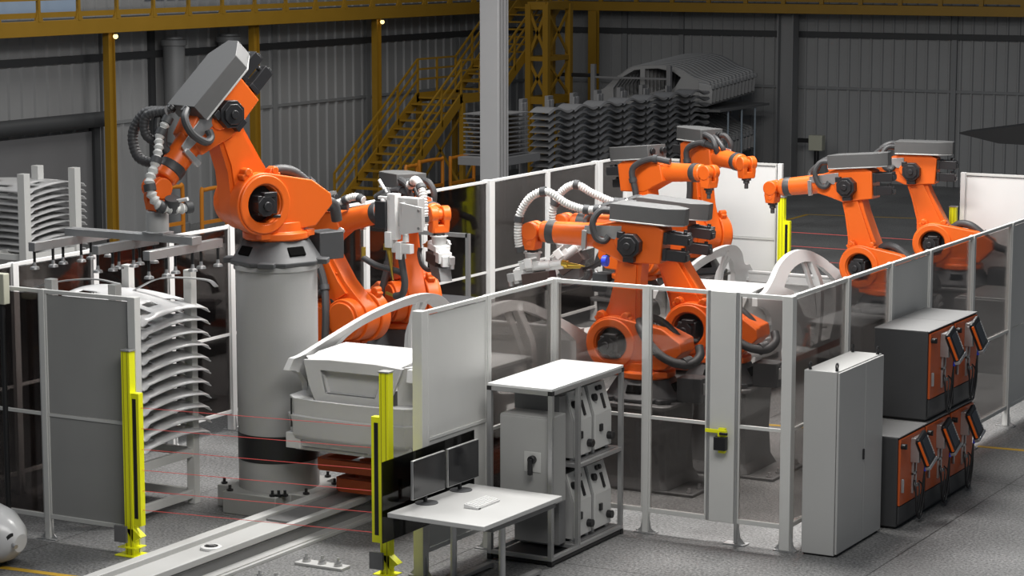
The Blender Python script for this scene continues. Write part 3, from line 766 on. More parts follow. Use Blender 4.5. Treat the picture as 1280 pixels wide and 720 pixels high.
def gun(root, MW, pitch):
    """spot welding gun below the flange, pointing back under the arm"""
    m = MB(); m.lathe((0, 0, -.27), (0, 0, -.40), [(0, .115), (.12, .12), (.14, .10), (1, .085)], 24)
    for k in range(8): m.cyl((.1*math.cos(k*PI/4), .1*math.sin(k*PI/4), -.27), (.1*math.cos(k*PI/4), .1*math.sin(k*PI/4), -.262), .012, seg=6)
    g = m.xform(MW).build('welding_gun', LIGHTG, root, .003)
    MG = MW @ Matrix.Translation((0, 0, -.44)) @ Matrix.Rotation(R(pitch), 4, 'Y')
    def G(mb, name, mm, bev=.006): return mb.xform(MG).build(name, mm, g, bev)
    m = MB(); m.bb(-.12, .14, -.10, .10, -.03, .05); m.bb(-.02, .22, -.07, .07, -.10, -.0); m.bb(.10, .24, -.09, .09, -.16, -.02); m.bb(.20, .27, -.05, .05, -.20, -.06)
    m.bb(-.05, .05, .10, .14, -.02, .10); m.bar((.14, .11, .07), (-.12, .11, .10), .02, .02)
    G(m, 'gun_frame', WHITE)
    m = MB(); m.cyl((.06, .04, -.02), (-.26, .04, -.02), .062, seg=20); m.cyl((-.26, .04, -.02), (-.42, .04, -.02), .05, seg=20); m.bb(-.44, -.2, -.0, .08, -.085, -.05)
    m.cyl((-.02, .04, -.02), (-.035, .04, -.02), .067, seg=20)
    G(m, 'actuator', WHITE, .003)
    G(MB().bb(-.26, .12, -.09, .13, -.22, -.085), 'transformer', mat('brown_black_plate', (.055, .035, .03), .45))
    m = MB(); m.prism([(-.18, -.22), (.22, -.22), (.30, -.38), (-.05, -.36)], -.08, .08, 'y'); G(m, 'lower_plate', STEELG, .004)
    m = MB(); m.cyl((-.42, .04, -.02), (-.50, .04, -.04), .045, seg=14); m.lathe((-.50, .04, -.04), (-.72, .04, -.09), [(0, .028), (.6, .016), (1, .006)], 12)
    m.bar((-.40, .04, -.07), (-.66, .04, -.10), .03, .02)
    G(m, 'electrode', BRASS, .002)
    m = MB(); m.tube([(-.1, -.05, -.30), (-.3, -.05, -.34), (-.55, -.03, -.32), (-.74, .0, -.22), (-.76, .02, -.14)], .032, 10)
    G(m, 'lower_arm', DARK, 0)
    m = MB(); m.cyl((.30, .07, -.08), (.30, .07, -.22), .03, seg=12); m.bb(.24, .33, .03, .10, -.16, -.06); G(m, 'valve_block', SILVER, .003)
    return g

V = lambda x, y, z: (x, y, z)
# R4 / R5 front pair
dr4 = [dict(p=[(.42, .12, .37), (.62, .14, .35), (.86, .16, .40), (1.12, .16, .52), (1.34, .16, .44), (1.48, .16, .22), (1.50, .16, 0), (1.49, .14, -.16), (1.47, .12, -.26)], r=.048, c=(.04, .12, .42, .68, .97))]
robot('orange robot arm at front centre, with black octagonal elbow motor and grey hood', -12.62, 26.15, 1.07, 184, -9, 3, r1=.36, l3=1.37, dress=dr4, tool='gun', gun_pitch=10, side_hose=True)
dr5 = [dict(p=[(.42, .12, .37), (.62, .14, .36), (.9, .16, .44), (1.14, .16, .52), (1.34, .14, .40), (1.44, .14, .18), (1.45, .12, .02)], r=.048, c=(.06, .14, .5, .8))]
R5 = robot('orange robot arm directly behind the front centre one, base under the gate column', -12.12, 27.32, 1.12, 183, 24, 4, r1=.36, l3=1.34, dress=dr5, tool='gun', gun_pitch=36, side_hose=True)
m = MB(); m.cyl((0, 0, 0), (.06, 0, 0), .07, seg=18)
m.xform(Matrix.Translation(R5[0].matrix_basis.inverted() @ Vector((-13.59, 27.0, 2.59))))
m.build('blue_cap', BLUE, R5[0])
# R8 / R9 right pair
robot('orange robot arm at right, hand hanging left above the second car body', -12.50, 34.30, 1.05, 178, 13, -5, r1=.36)
robot('orange robot arm farthest right, reaching left behind its neighbour', -12.46, 37.64, 1.05, 187, 19, 0)
# R6 / R7 far pair
robot('far orange robot arm whose hood sticks out left, forearm reaching right', -16.42, 33.57, 1.10, -16, -10, 6, hose_arm=True, loops=False)
robot('far orange robot arm with the highest hood, hand hanging down at right', -16.42, 35.75, 1.22, -33, -8, 0, hose_arm=True)
# R2 / R3 left pair
dr3 = [dict(p=[(.42, -.12, .37), (.60, -.14, .34), (.80, -.18, .38), (1.10, -.24, .44), (1.36, -.26, .36), (1.46, -.26, .14), (1.46, -.26, -.12)], r=.05, c=(.06, .4, .68, .97))]
robot('orange robot arm behind the left welding robot, with grey hood and downward gun', -16.90, 27.42, 1.18, -39, -14, 2, dress=dr3, tool='gun', hose_arm=True, gun_pitch=4)
dr2 = [dict(p=[(-.05, -.16, .30), (.25, -.18, .28), (.55, -.17, .26), (.85, -.17, .28), (1.0, -.17, .20)], r=.045, c=(.2, .65, .95))]
r2, ME2, W2, MW2 = robot('orange robot arm right of the grey column, holding a large grey welding gun', -17.09, 25.98, 1.11, -7, -31, 17, dress=dr2, tool='none', hose_arm=True, loops=False)
# the large gun of R2, laid out in the robot's own frame around its wrist
MG = Matrix.Translation(W2+Vector((.17, 0, 0)))
g = MB().cyl((-.12, 0, 0), (.02, -.22, -.02), .10, seg=20).xform(MG).build('welding_gun', SILVER, r2, .004)
def G2(mb, name, mm, bev=.005): return mb.xform(MG).build(name, mm, g, bev)
G2(MB().bb(.16, .50, -.34, -.20, -.17, .20), 'gun_housing', LIGHTG, .008)
m = MB(); m.prism([(.28, .14), (.62, .10), (.62, -.20), (.30, -.26)], -.42, -.39, 'y'); m.bb(.26, .30, -.42, -.30, -.26, .14)
for a, c in ((.57, .06), (.57, -.16)): m.cyl((a, -.43, c), (a, -.41, c), .02, seg=10, mi=1)
G2(m, 'cover_plate', [LIGHTG, STEELG], .003)
G2(MB().bb(-.12, .05, -.44, -.22, -.20, .14), 'transformer', MOTOR)
m = MB(); m.bb(.05, .18, -.40, -.28, -.34, .24); m.bb(-.10, .10, -.40, -.30, .16, .20); m.bb(.10, .40, -.38, -.30, -.50, -.38); m.bb(.18, .26, -.40, -.28, -.58, -.36); m.bb(.02, .12, -.42, -.28, -.44, -.24); m.cyl((.3, -.34, -.36), (.3, -.34, -.26), .04, seg=12)
G2(m, 'gun_frame', WHITE)
m = MB(); m.cyl((-.20, -.3, .16), (-.02, -.3, .26), .055, seg=16); m.cyl((-.14, -.32, .40), (-.02, -.32, .24), .022, seg=10, mi=1); m.sphere((-.02, -.36, .14), .055, mi=1); G2(m, 'hose_coupling', [DARK, WHITE])
m = MB(); m.bb(-.03, .08, -.38, -.30, -.48, -.40); m.lathe((.03, -.34, -.46), (.09, -.34, -.86), [(0, .04), (.5, .022), (1, .008)], 12); G2(m, 'electrode', BRASS, .002)
m = MB(); m.tube([(.22, -.34, -.52), (.25, -.34, -.70), (.28, -.34, -.88), (.24, -.34, -1.02), (.12, -.34, -1.06)], .045, 12); m.tube([(-.42, -.3, -.62), (-.2, -.3, -.70), (.10, -.3, -.74), (.22, -.32, -.76)], .04, 12)
G2(m, 'lower_arm', HOSE, 0)
m = MB(); m.cyl((.12, -.34, -1.06), (-.02, -.34, -1.03), .022, seg=10); G2(m, 'lower_electrode', BRASS, 0); G2(MB().cyl((-.42, -.3, -.62), (-.42, -.3, -.48), .03, seg=10), 'hose_nipple', BRASS, 0)
# R1 big robot on the column
dr1 = [dict(p=[(.42, -.06, .37), (.62, -.05, .32), (.72, 0, .28), (.84, .05, .24), (.97, .08, .20)], r=.046, c=(.04, .2, .85), rib=.2, pitch=.065),
       dict(p=[(.97, .08, .20), (1.10, .12, .17), (1.20, .16, .06), (1.22, .20, -.08), (1.12, .24, -.22), (1.00, .26, -.32)], r=.05, c=(.30, .62, .98), rib=.2, pitch=.065)]
r1, ME1, W1, MW1 = robot('large orange robot arm on the tall grey column, carrying the suction gripper', -15.86, 22.93, 2.90, 248, 22.4, -45, hoodw=.54, dress=dr1, tool='none', r1=.32, l3=1.05, l2=1.05, hdrop=.09)
r1.scale = (1.08, 1.08, 1.08)
MGR = Matrix.Translation(W1) @ Matrix.Rotation(-r1.rotation_euler.z, 4, 'Z') @ Matrix.Scale(1/1.08, 4); W0 = W1.copy(); W1 = Vector((0, 0, 0))
m = MB(); m.lathe((0, 0, -.26), (0, 0, -.50), [(0, .12), (.06, .125), (.94, .125), (1, .14)], 28); m.xform(MGR)
gr = m.build('suction_gripper', COLG, r1, .004)
zb = -.55
m = MB()
for dy in (-.05, .05): m.bb(-1.27, .40, dy-.035, dy+.035, zb-.05, zb+.03)
m.bb(.36, .54, -.09, .09, zb-.06, zb+.03); m.bb(-.15, .15, -.1, .1, zb+.03, zb+.06); m.xform(MGR)
m.build('gripper_beam', SILVER, gr, .004)
for bx, y0, y1 in ((.45, -.80, .55), (-.35, -.68, .42), (-1.15, -.80, .60)):
    m = MB(); m.bb(W1.x+bx-.045, W1.x+bx+.045, y0, y1, zb-.15, zb-.05); m.bb(W1.x+bx-.05, W1.x+bx-.045, y0+.01, y1-.01, zb-.115, zb-.085, 1)
    m.xform(MGR); bar_ = m.build('gripper_crossbar', [SILVER, STEELG], gr, .003)
    for i in range(6):
        yy = y0+.08+(y1-y0-.16)*i/5
        m = MB(); m.cyl((W1.x+bx+(.03 if i % 2 else -.03), yy, zb-.13), (W1.x+bx+(.03 if i % 2 else -.03), yy, zb-.28), .016, seg=8, mi=1)
        m.lathe((W1.x+bx+(.03 if i % 2 else -.03), yy, zb-.28), (W1.x+bx+(.03 if i % 2 else -.03), yy, zb-.36), [(0, .016), (.55, .022), (.7, .05), (1, .055)], 14)
        m.xform(MGR); m.build('suction_cup', [SILVER, BLACK], gr)
m = MB(); m.cyl((.26, -.06, -.10), (.22, -.02, -.24), .085, seg=18); m.cyl((.30, -.04, -.13), (.44, -.02, -.10), .022, seg=10, mi=1); m.xform(MGR)
m.build('hose_coupling', [DARK, WHITE], gr)
# hose loop above the elbow of the big robot
m = MB(); m.tube([(.34, -.24, .38), (.44, -.42, .44), (.66, -.5, .36), (.82, -.42, .18), (.78, -.24, .06), (.66, -.14, .08)], .055, 12, rib=.05)
m.tube([(.36, -.1, .42), (.50, -.26, .48), (.64, -.28, .34), (.62, -.18, .16)], .05, 12, rib=.05)
m.xform(ME1).build('cable_hose', HOSE, r1)

# ------------------------------------------------------------------ column and pedestals
o = empty('robot_riser', (-15.86, 22.93, 0)); tag(o, 'tall round grey column with black band under the large robot', 'column')
m = MB(); m.cyl((0, 0, .24), (0, 0, 2.86), .475, seg=64); m.cyl((0, 0, 2.84), (0, 0, 2.90), .50, seg=64); m.build('column_tube', COLG, o, .006)
m = MB(); m.cyl((0, 0, .60), (0, 0, .92), .479, seg=64); m.build('black_band', BLACK, o)
pts = [(-.84, -.50), (-.84, .50), (-.55, .50), (-.50, .62), (-.5, .84), (.5, .84), (.5, .62), (.55, .5), (.84, .5), (.84, -.5), (.55, -.5), (.50, -.62), (.5, -.84), (-.5, -.84), (-.5, -.62), (-.55, -.5)]
m = MB(); m.prism([(p[0]*.75, p[1]*.75) for p in pts], 0, .26, 'z')
bp = m.build('base_plate', mat('column_base_grey', (.30, .30, .29), .5, 0, .06, 3), o, .01)
for sx, sy in ((-.58, -.3), (-.58, .3), (.58, -.3), (.58, .3), (.3, -.58), (.36, -.54), (-.3, -.58), (.3, .58), (-.3, .58), (.42, -.50)):
    m = MB(); m.cyl((sx, sy, .26), (sx, sy, .33), .018, seg=10); m.cyl((sx, sy, .26), (sx, sy, .285), .038, seg=6); m.build('anchor_bolt', BLACK, bp)
PEDM = mat('pedestal_grey', (.155, .155, .155), .42, .1, .06, 3)
def pedestal(x, y, h, az, label):
    o = empty('robot_pedestal', (x, y, 0), R(az)); tag(o, label, 'pedestal')
    m = MB(); c = .42
    def sq(s, z, ch=.12): return [(a*s, b*s, z) for a, b in ((-1+ch, -1), (1-ch, -1), (1, -1+ch), (1, 1-ch), (1-ch, 1), (-1+ch, 1), (-1, 1-ch), (-1, -1+ch))]
    m.rings([sq(.52, .03), sq(.46, .16), sq(.44, .5), sq(.46, h-.06), sq(.54, h-.05), sq(.54, h)])
    m.build('body', PEDM, o, .012)
    m = MB(); m.prism([(p[0]*1.0, p[1]*1.0) for p in ((-.60, -.52), (.88, -.52), (.88, .52), (-.60, .52))], 0, .035, 'z')
    for sx in (-1, 1):
        for sy in (-1, 1): m.prism([(.45, .03), (.64, .03), (.47, .34)], -.012, .012, 'y', M=Matrix.Rotation(math.atan2(sy, sx), 4, 'Z'))
    f = m.build('foot_plate', PEDM, o, .004)
    for sx in (-.52, .80):
        for sy in (-.45, -.16, .16, .45):
            m = MB(); m.cyl((sx, sy, .03), (sx, sy, .10), .02, seg=8); m.cyl((sx, sy, .035), (sx, sy, .06), .036, seg=6); m.build('anchor_bolt', SILVER, f)
    return o
for (x, y, h, az, lab) in ((-12.62, 26.15, 1.07, 0, 'dark grey robot pedestal behind the gate, nearest one'), (-12.12, 27.42, 1.12, 0, 'dark grey robot pedestal behind the gate column'),
                           (-12.50, 34.30, 1.05, 0, 'dark grey robot pedestal right of the second car body'), (-12.46, 37.64, 1.05, 0, 'grey robot pedestal seen through the right fence glass'),
                           (-16.42, 33.57, 1.10, 0, 'robot pedestal on the far side of the second car body'), (-16.42, 35.75, 1.22, 0, 'farthest robot pedestal by the white fence sheets'),
                           (-16.90, 27.42, 1.18, 0, 'robot pedestal behind the first car roof frame'), (-17.09, 25.98, 1.11, 0, 'robot pedestal just right of the grey column')):
    pedestal(x, y, h, az, lab)
# ================================================================== CAR BODIES
def car(label, loc, shorter=False):
    """open body-in-white: x across, y forwards from the rear, z up from the bumper's lower edge"""
    root = empty('car_shell', loc); tag(root, label, 'car body')
    HW = .90
    # lower side with wheel arch, greenhouse arc and apertures: (y, z)
    if shorter:
        roof = [(0.05, .93), (.35, .94), (.75, 1.06), (1.25, 1.24), (1.8, 1.34), (2.35, 1.33), (2.85, 1.16), (3.25, .92), (3.5, .88)]
        ap = [(1.02, .93), (1.38, 1.08), (1.85, 1.17), (2.3, 1.16), (2.68, 1.02), (2.98, .80), (2.98, .30), (2.85, -.1), (2.05, -.1), (1.95, .2), (1.6, .5), (1.25, .86)]
    else:
        roof = [(0.05, .91), (.30, .93), (.8, 1.07), (1.4, 1.23), (2.0, 1.32), (2.6, 1.34), (3.1, 1.24), (3.6, 1.0), (4.0, .80), (4.3, .66)]
        ap = [(.84, .93), (1.40, 1.115), (2.0, 1.205), (2.6, 1.225), (3.02, 1.13), (3.5, .90), (3.80, .70), (3.80, .2), (3.7, -.1), (2.15, -.1), (2.05, .2), (1.7, .5), (1.35, .80)]
    yl = roof[-1][0]
    def smooth2(p, n=4): return [(q.x, q.y) for q in catmull([(a, b, 0) for a, b in p], n)]
    roofs = smooth2(roof)
    arch = [(1.28+.40*math.cos(R(t)), .0+.38*math.sin(R(t))) for t in range(180, -1, -15)]
    arch2 = [(yl+.62+.40*math.cos(R(t)), .0+.38*math.sin(R(t))) for t in range(180, -1, -15)]
    out = [(.42, .03), (.42, .50), (.40, .58), (.30, .68), (.14, .75), (-.02, .78)] + roofs + [(yl+.4, .62), (yl+1.0, .56), (yl+1.25, .40), (yl+1.3, .1), (yl+1.1, 0)] + arch2[::-1] + [(yl+.1, -.16), (1.9, -.18)] + arch[::-1] + [(.8, .0)]
    # split the aperture with the B pillar
    ymid = (ap[0][0]+yl)/2+.15
    def clip(poly, y0, y1):
        def cut(p, c, s):
            o = []
            for i in range(len(p)):
                a, b = p[i], p[(i+1) % len(p)]
                ia, ib = s*(a[0]-c) >= 0, s*(b[0]-c) >= 0
                if ia: o.append(a)
                if ia != ib: t = (c-a[0])/(b[0]-a[0]); o.append((c, a[1]+(b[1]-a[1])*t))
            return o
        return cut(cut(poly, y0, 1), y1, -1)
    apx = smooth2(ap[:5 if shorter else 6], 3)+ap[(5 if shorter else 6):]
    h1 = clip(apx, 0, ymid-.06); h2 = clip(apx, ymid+.07, 9)
    # rear quarter glass strut
    for sx in (-1, 1):
        m = MB(); m.prism(out, .82, HW, 'x', holes=[h1, h2])
        bm = m.bm
        for z in (.4, .6, .8, .9, 1.0, 1.1, 1.2, 1.3):
            bmesh.ops.bisect_plane(bm, geom=bm.verts[:]+bm.edges[:]+bm.faces[:], plane_co=(0, 0, z), plane_no=(0, 0, 1))
        for v in bm.verts:
            z = v.co.z
            dx = 0
            if z > .85: dx -= (z-.85)*.42
            if z > .62: dx -= (z-.62)*.08
            if z < .3: dx -= (.3-z)*.10
            if v.co.y < .5: dx -= (.5-v.co.y)**2*.12
            if v.co.y > yl: dx -= (v.co.y-yl)**2*.12
            v.co.x = (v.co.x+dx)*sx
        m.build('side_frame', BODY, root, .012, smooth=30)
        # inner B pillar and quarter strut
        m = MB(); m.sweep([(sx*.62, ymid-.20, 1.26), (sx*.72, ymid-.16, .95), (sx*.80, ymid-.04, .5), (sx*.82, ymid, -.1)], .10, .05, upv=(1, 0, 0))
        m.build('inner_pillar', BODY, root, .006)
        m = MB(); m.sweep([(sx*.66, 1.30, 1.15), (sx*.73, 1.05, 1.02), (sx*.78, .85, .86)], .05, .04, upv=(1, 0, 0)); m.build('quarter_strut', BODY, root, .004)
        m = MB(); m.sweep([(sx*.80, yl-.9, .25), (sx*.80, 2.3, .22), (sx*.79, 1.5, .42)], .05, .12); m.build('inner_rail', BODY, root, .006)
    # rear deck and lid
    m = MB()
    m.rings([[(-.62, .10, .905), (.62, .10, .905), (.60, .12, .86), (-.60, .12, .86)], [(-.66, .40, .955), (.66, .40, .955), (.64, .40, .90), (-.64, .40, .90)], [(-.66, .98, .975), (.66, .98, .975), (.64, .98, .92), (-.64, .98, .92)]])
    m.build('rear_deck', BODY, root, .01)
    # lid face with plate recess
    lid = [(-.66, .90), (-.30, .925), (.30, .925), (.66, .90), (.56, .62), (.46, .45), (-.46, .45), (-.56, .62)]
    rec = [(-.42, .80), (.42, .80), (.33, .55), (-.33, .55)]
    Ml = Matrix.Translation((0, .03, 0)) @ Matrix(((1, 0, 0, 0), (0, 1, .16, -.08), (0, 0, 1, 0), (0, 0, 0, 1)))
    m = MB(); m.prism(lid, 0, .05, 'y', holes=[rec], M=Ml); m.prism([(p[0]*1.02, .675+(p[1]-.675)*1.02) for p in rec], .10, .12, 'y', M=Ml, mi=0)
    for i in range(4):
        a, b = rec[i], rec[(i+1) % 4]
        q = [Ml @ Vector((a[0], .0, a[1])), Ml @ Vector((b[0], .0, b[1])), Ml @ Vector((b[0], .105, b[1])), Ml @ Vector((a[0], .105, a[1]))]
        m.bm.faces.new([m.bm.verts.new(v) for v in q])
    m.build('tailgate_lid', BODY, root, .008)
    # tail lamp pockets at both rear corners
    for sx in (-1, 1):
        m = MB()
        m.rings([[(sx*x_, y_+.0, z) for x_, y_ in ((.56, .14), (.66, .20+.05*(k in (1,2))), (.76, .30+.06*(k in (1,2))), (.835, .46+.04*(k in (1,2))), (.82, .56), (.70, .46), (.56, .28))] for k, z in enumerate((.47, .60, .75, .90))])
        m.build('lamp_pocket', BODY, root, .006)
        m = MB(); m.prism([(sx*.46, .0), (sx*.74, .0), (sx*.87, .12), (sx*.90, .42), (sx*.80, .46), (sx*.6, .2)], .44, .475, 'z'); m.build('corner_shelf', BODY, root, .01)
    # bumper shell
    def outl(s, z, ex=0): return [(x_*s*(1), y_-ex, z) for x_, y_ in ((-.90, .62), (-.90, .30), (-.86, .12), (-.74, .0), (-.45, -.05), (0, -.065), (.45, -.05), (.74, .0), (.86, .12), (.90, .30), (.90, .62))]
    prof = [(.985, .0, -.02), (1.0, .06, .0), (1.0, .18, .01), (1.012, .25, .03), (1.012, .275, .035), (.985, .285, .0), (.985, .42, .0), (.985, .47, .01), (.965, .475, -.02)]
    m = MB(); m.rings([outl(s, z, e) for s, z, e in prof], caps=False, closed=False)
    o = m.build('rear_bumper', BODY, root, .0, smooth=28)
    md = o.modifiers.new('thick', 'SOLIDIFY'); md.thickness = .02
    MB().box((-.756, -.012, .30), (.006, .02, .33), Matrix.Rotation(R(-35), 3, 'Z')).build('bumper_gap', BLACK, root)
    m = MB(); m.bb(-.80, .80, .05, .30, -.09, .02); m.bb(-.86, -.66, .02, .12, -.12, .06); m.prism([(.1, .0), (.62, .0), (.5, -.14), (.36, -.06), (.2, -.12)], .10, .12, 'y')
    m.build('bumper_beam', BODY, root, .006)
    # floor pan, rear seat panel, cross members, cowl
    m = MB(); m.bb(-.82, .82, .15, yl+.3, -.16, -.12); m.bb(-.12, .12, .9, yl+.3, -.12, .02)
    for y_ in (1.0, 1.9, 2.6, yl-.3): m.bb(-.80, .80, y_-.05, y_+.05, -.14, -.02)
    m.build('floor_pan', BODY, root, .01)
    m = MB(); m.prism([(-.66, .94), (.66, .94), (.76, .45), (.76, -.1), (-.76, -.1), (-.76, .45)], .98, 1.02, 'y', holes=[[(-.4, .78), (.4, .78), (.45, .2), (-.45, .2)]])
    m.build('seat_panel', BODY, root, .008)
    yc = yl-.15
    m = MB(); m.bb(-.74, .74, yc, yc+.18, .62, .78); m.bb(-.78, .78, yc+.14, yc+.18, .0, .66); m.bb(-.30, -.05, yc-.008, yc+.01, .66, .72); m.bb(-.74, .74, yc-.02, yc, .76, .80)
    m.build('cowl_panel', BODY, root, .008)
    m = MB(); m.sweep([(-.60, roof[5][0]-.2, roof[5][1]-.03), (0, roof[5][0]-.2, roof[5][1]+.02), (.60, roof[5][0]-.2, roof[5][1]-.03)], .12, .03)
    m.bm.free()
    # front fenders' top and hood opening
    for sx in (-1, 1):
        m = MB(); m.rings([[(sx*.52, yl-.05, .74), (sx*.86, yl-.05, .66), (sx*.86, yl-.05, .60), (sx*.50, yl-.05, .70)], [(sx*.50, yl+.7, .68), (sx*.84, yl+.7, .60), (sx*.84, yl+.7, .54), (sx*.48, yl+.7, .64)], [(sx*.48, yl+1.2, .48), (sx*.74, yl+1.2, .44), (sx*.74, yl+1.2, .38), (sx*.46, yl+1.2, .44)]])
        m.build('fender_top', BODY, root, .01)
    return root
car('bare grey car body seen from the rear, nearest, with raised roof frame', (-14.40, 22.18, 1.02))
car('bare grey car body behind the front robots, second in the line', (-14.40, 31.75, .60), shorter=True)
# lift tables under the cars
def lift(loc, label):
    o = empty('lift_table', loc); tag(o, label, 'lift table')
    m = MB()
    z = .62
    for a, b in (((-.75, 0), (-.75, 3.2)), ((.75, 0), (.75, 3.2)), ((-.75, 0), (.75, 0)), ((-.75, 1.1), (.75, 1.1)), ((-.75, 2.2), (.75, 2.2)), ((-.75, 3.2), (.75, 3.2))):
        m.bar((a[0], a[1], z), (b[0], b[1], z), .10, .14)
    m.build('top_frame', LIFT, o, .008)
    m = MB()
    for a, b in (((-.55, .1), (-.55, 3.0)), ((.55, .1), (.55, 3.0)), ((-.55, .1), (.55, .1)), ((-.55, 3.0), (.55, 3.0))): m.bar((a[0], a[1], .38), (b[0], b[1], .38), .12, .16)
    m.build('lower_frame', LIFT, o, .008)
    for x_ in (-.45, .45):
        m = MB(); m.bar((x_, .3, .42), (x_, 2.8, .60), .05, .10); m.bar((x_+.06, .3, .60), (x_+.06, 2.8, .42), .05, .10); m.build('scissor_arm', LIFT, o, .004)
    for x_, y_ in ((-.55, .4), (.55, .4), (-.55, 2.9), (.55, 2.9)):
        m = MB(); m.bb(x_-.06, x_+.06, y_-.06, y_+.06, z+.06, loc_top-.05); m.bb(x_-.10, x_+.10, y_-.10, y_+.10, loc_top-.06, loc_top-.02); m.build('support_block', BLACK, o, .004)
    m = MB(); m.bb(-.2, .2, .9, 1.7, .30, .55); m.build('drive_unit', BLACK, o, .01)
    return o
loc_top = .86
lift((-14.40, 22.75, 0), 'red orange lift table under the nearest car body')
loc_top = .44
o = empty('lift_table', (-14.40, 32.1, 0)); tag(o, 'low red orange carrier frame under the second car body', 'lift table')
m = MB()
for a, b in (((-.7, 0), (-.7, 3.2)), ((.7, 0), (.7, 3.2)), ((-.7, 0), (.7, 0)), ((-.7, 3.2), (.7, 3.2)), ((-.7, 1.6), (.7, 1.6))): m.bar((a[0], a[1], .345), (b[0], b[1], .345), .12, .13)
m.build('top_frame', LIFT, o, .008)

# conveyor rail on the floor
o = empty('conveyor_rail', (-14.93, 19.0, 0)); tag(o, 'long low pale conveyor rail running under the nearest car', 'conveyor')
RAILM = mat('conveyor_rail_grey', (.44, .44, .43), .5, 0, .05, 1.5); RAILS = mat('conveyor_rail_side', (.20, .20, .20), .5, 0, .06, 2)
Lr = 22.0
m = MB(); m.bb(-.31, -.17, -1.6, Lr, .17, .26); m.bb(.23, .31, -1.6, Lr, .17, .26); m.bb(-.31, .31, -1.6, Lr, .17, .20); m.build('rail_top', RAILM, o, .01)
m = MB(); m.bb(-.27, .27, -1.6, Lr, .0, .17); m.build('rail_web', RAILS, o)
m = MB(); m.bb(.27, .44, -1.6, Lr, .0, .035); m.bb(.27, .40, -1.6, Lr, .035, .05); m.build('foot_flange', RAILM, o, .004)
m = MB(); m.bb(-.16, .22, 2.55, Lr, .20, .225); m.build('cover_strip', STEELG, o, .003)
o = empty('anchor_plate', gp(403, 708, 0)); tag(o, 'grey anchor plate with three bolts right of the conveyor rail', 'anchor plate')
MB().bb(-.30, .30, -.09, .09, 0, .03).build('plate', RAILM, o, .004)
for x_ in (-.20, 0, .20):
    m = MB(); m.cyl((x_, 0, .03), (x_, 0, .055), .045, seg=16); m.cyl((x_, 0, .055), (x_, 0, .085), .034, seg=6); m.cyl((x_, 0, .085), (x_, 0, .12), .018, seg=10); m.build('bolt', SILVER, o)
o = empty('anchor_plate', gp(345, 730, 0)); tag(o, 'anchor plate at the bottom edge beside the conveyor rail', 'anchor plate')
MB().bb(-.30, .30, -.09, .09, 0, .03).build('plate', RAILM, o, .004)
for x_ in (-.20, 0, .20):
    m = MB(); m.cyl((x_, 0, .03), (x_, 0, .055), .045, seg=16); m.cyl((x_, 0, .055), (x_, 0, .085), .034, seg=6); m.cyl((x_, 0, .085), (x_, 0, .12), .018, seg=10); m.build('bolt', SILVER, o)
# round ring fittings
for (px, py, z, lab) in ((264, 684, .20, 'round white ring fitting lying on the conveyor rail'), (213, 573, 0, 'round white ring fitting on the floor by the panel rack')):
    p = gp(px, py, z+.02); m = MB()
    m.lathe((0, 0, 0), (0, 0, .035), [(0, .115), (.8, .115), (1, .10)], 32); m.cyl((0, 0, .035), (0, 0, .037), .075, seg=24, mi=1); m.cyl((0, 0, .036), (0, 0, .05), .03, seg=14, mi=2); m.bb(-.06, .06, -.008, .008, .036, .045, 2)
    o = m.build('ring_fitting', [WHITE, BLACK, SILVER]); o.location = (p.x, p.y, z); tag(o, lab, 'fitting')
# ================================================================== FOREGROUND EQUIPMENT
# tall grey cabinet
o = empty('electrical_cabinet', (-9.60, 23.80, 0)); tag(o, 'tall light grey two-door electrical cabinet with lifting eyes', 'cabinet')
CABM = mat('electrical_cabinet_grey', (.43, .43, .42), .38, 0, .03, 1.2, .03, 8)
D, Wd, Hh = .405, 1.37, 2.04
MB().bb(0, D-.03, 0, Wd, .02, Hh).build('body', CABM, o, .006)
MB().bb(.02, D-.04, .02, Wd-.02, 0, .03).build('plinth', BLACK, o)
for ya, yb in ((.012, .80), (.806, Wd-.012)):
    MB().bb(D-.026, D, ya, yb, .035, Hh-.01).build('door', CABM, o, .004)
MB().bb(D, D+.018, .74, .775, .95, 1.07).build('door_handle', BLACK, o, .008)
for x_, y_ in ((.05, .05), (D-.06, .08), (.05, Wd-.06), (D-.06, Wd-.06)):
    m = MB(); m.cyl((x_, y_, Hh), (x_, y_, Hh+.02), .018, seg=10)
    c = Vector((x_, y_, Hh+.052)); m.tube([c+Vector((0, .03*math.cos(t), .03*math.sin(t))) for t in [k*PI/6 for k in range(13)]], .009, 8, n=2)
    m.build('lifting_eye', BLACK, o)

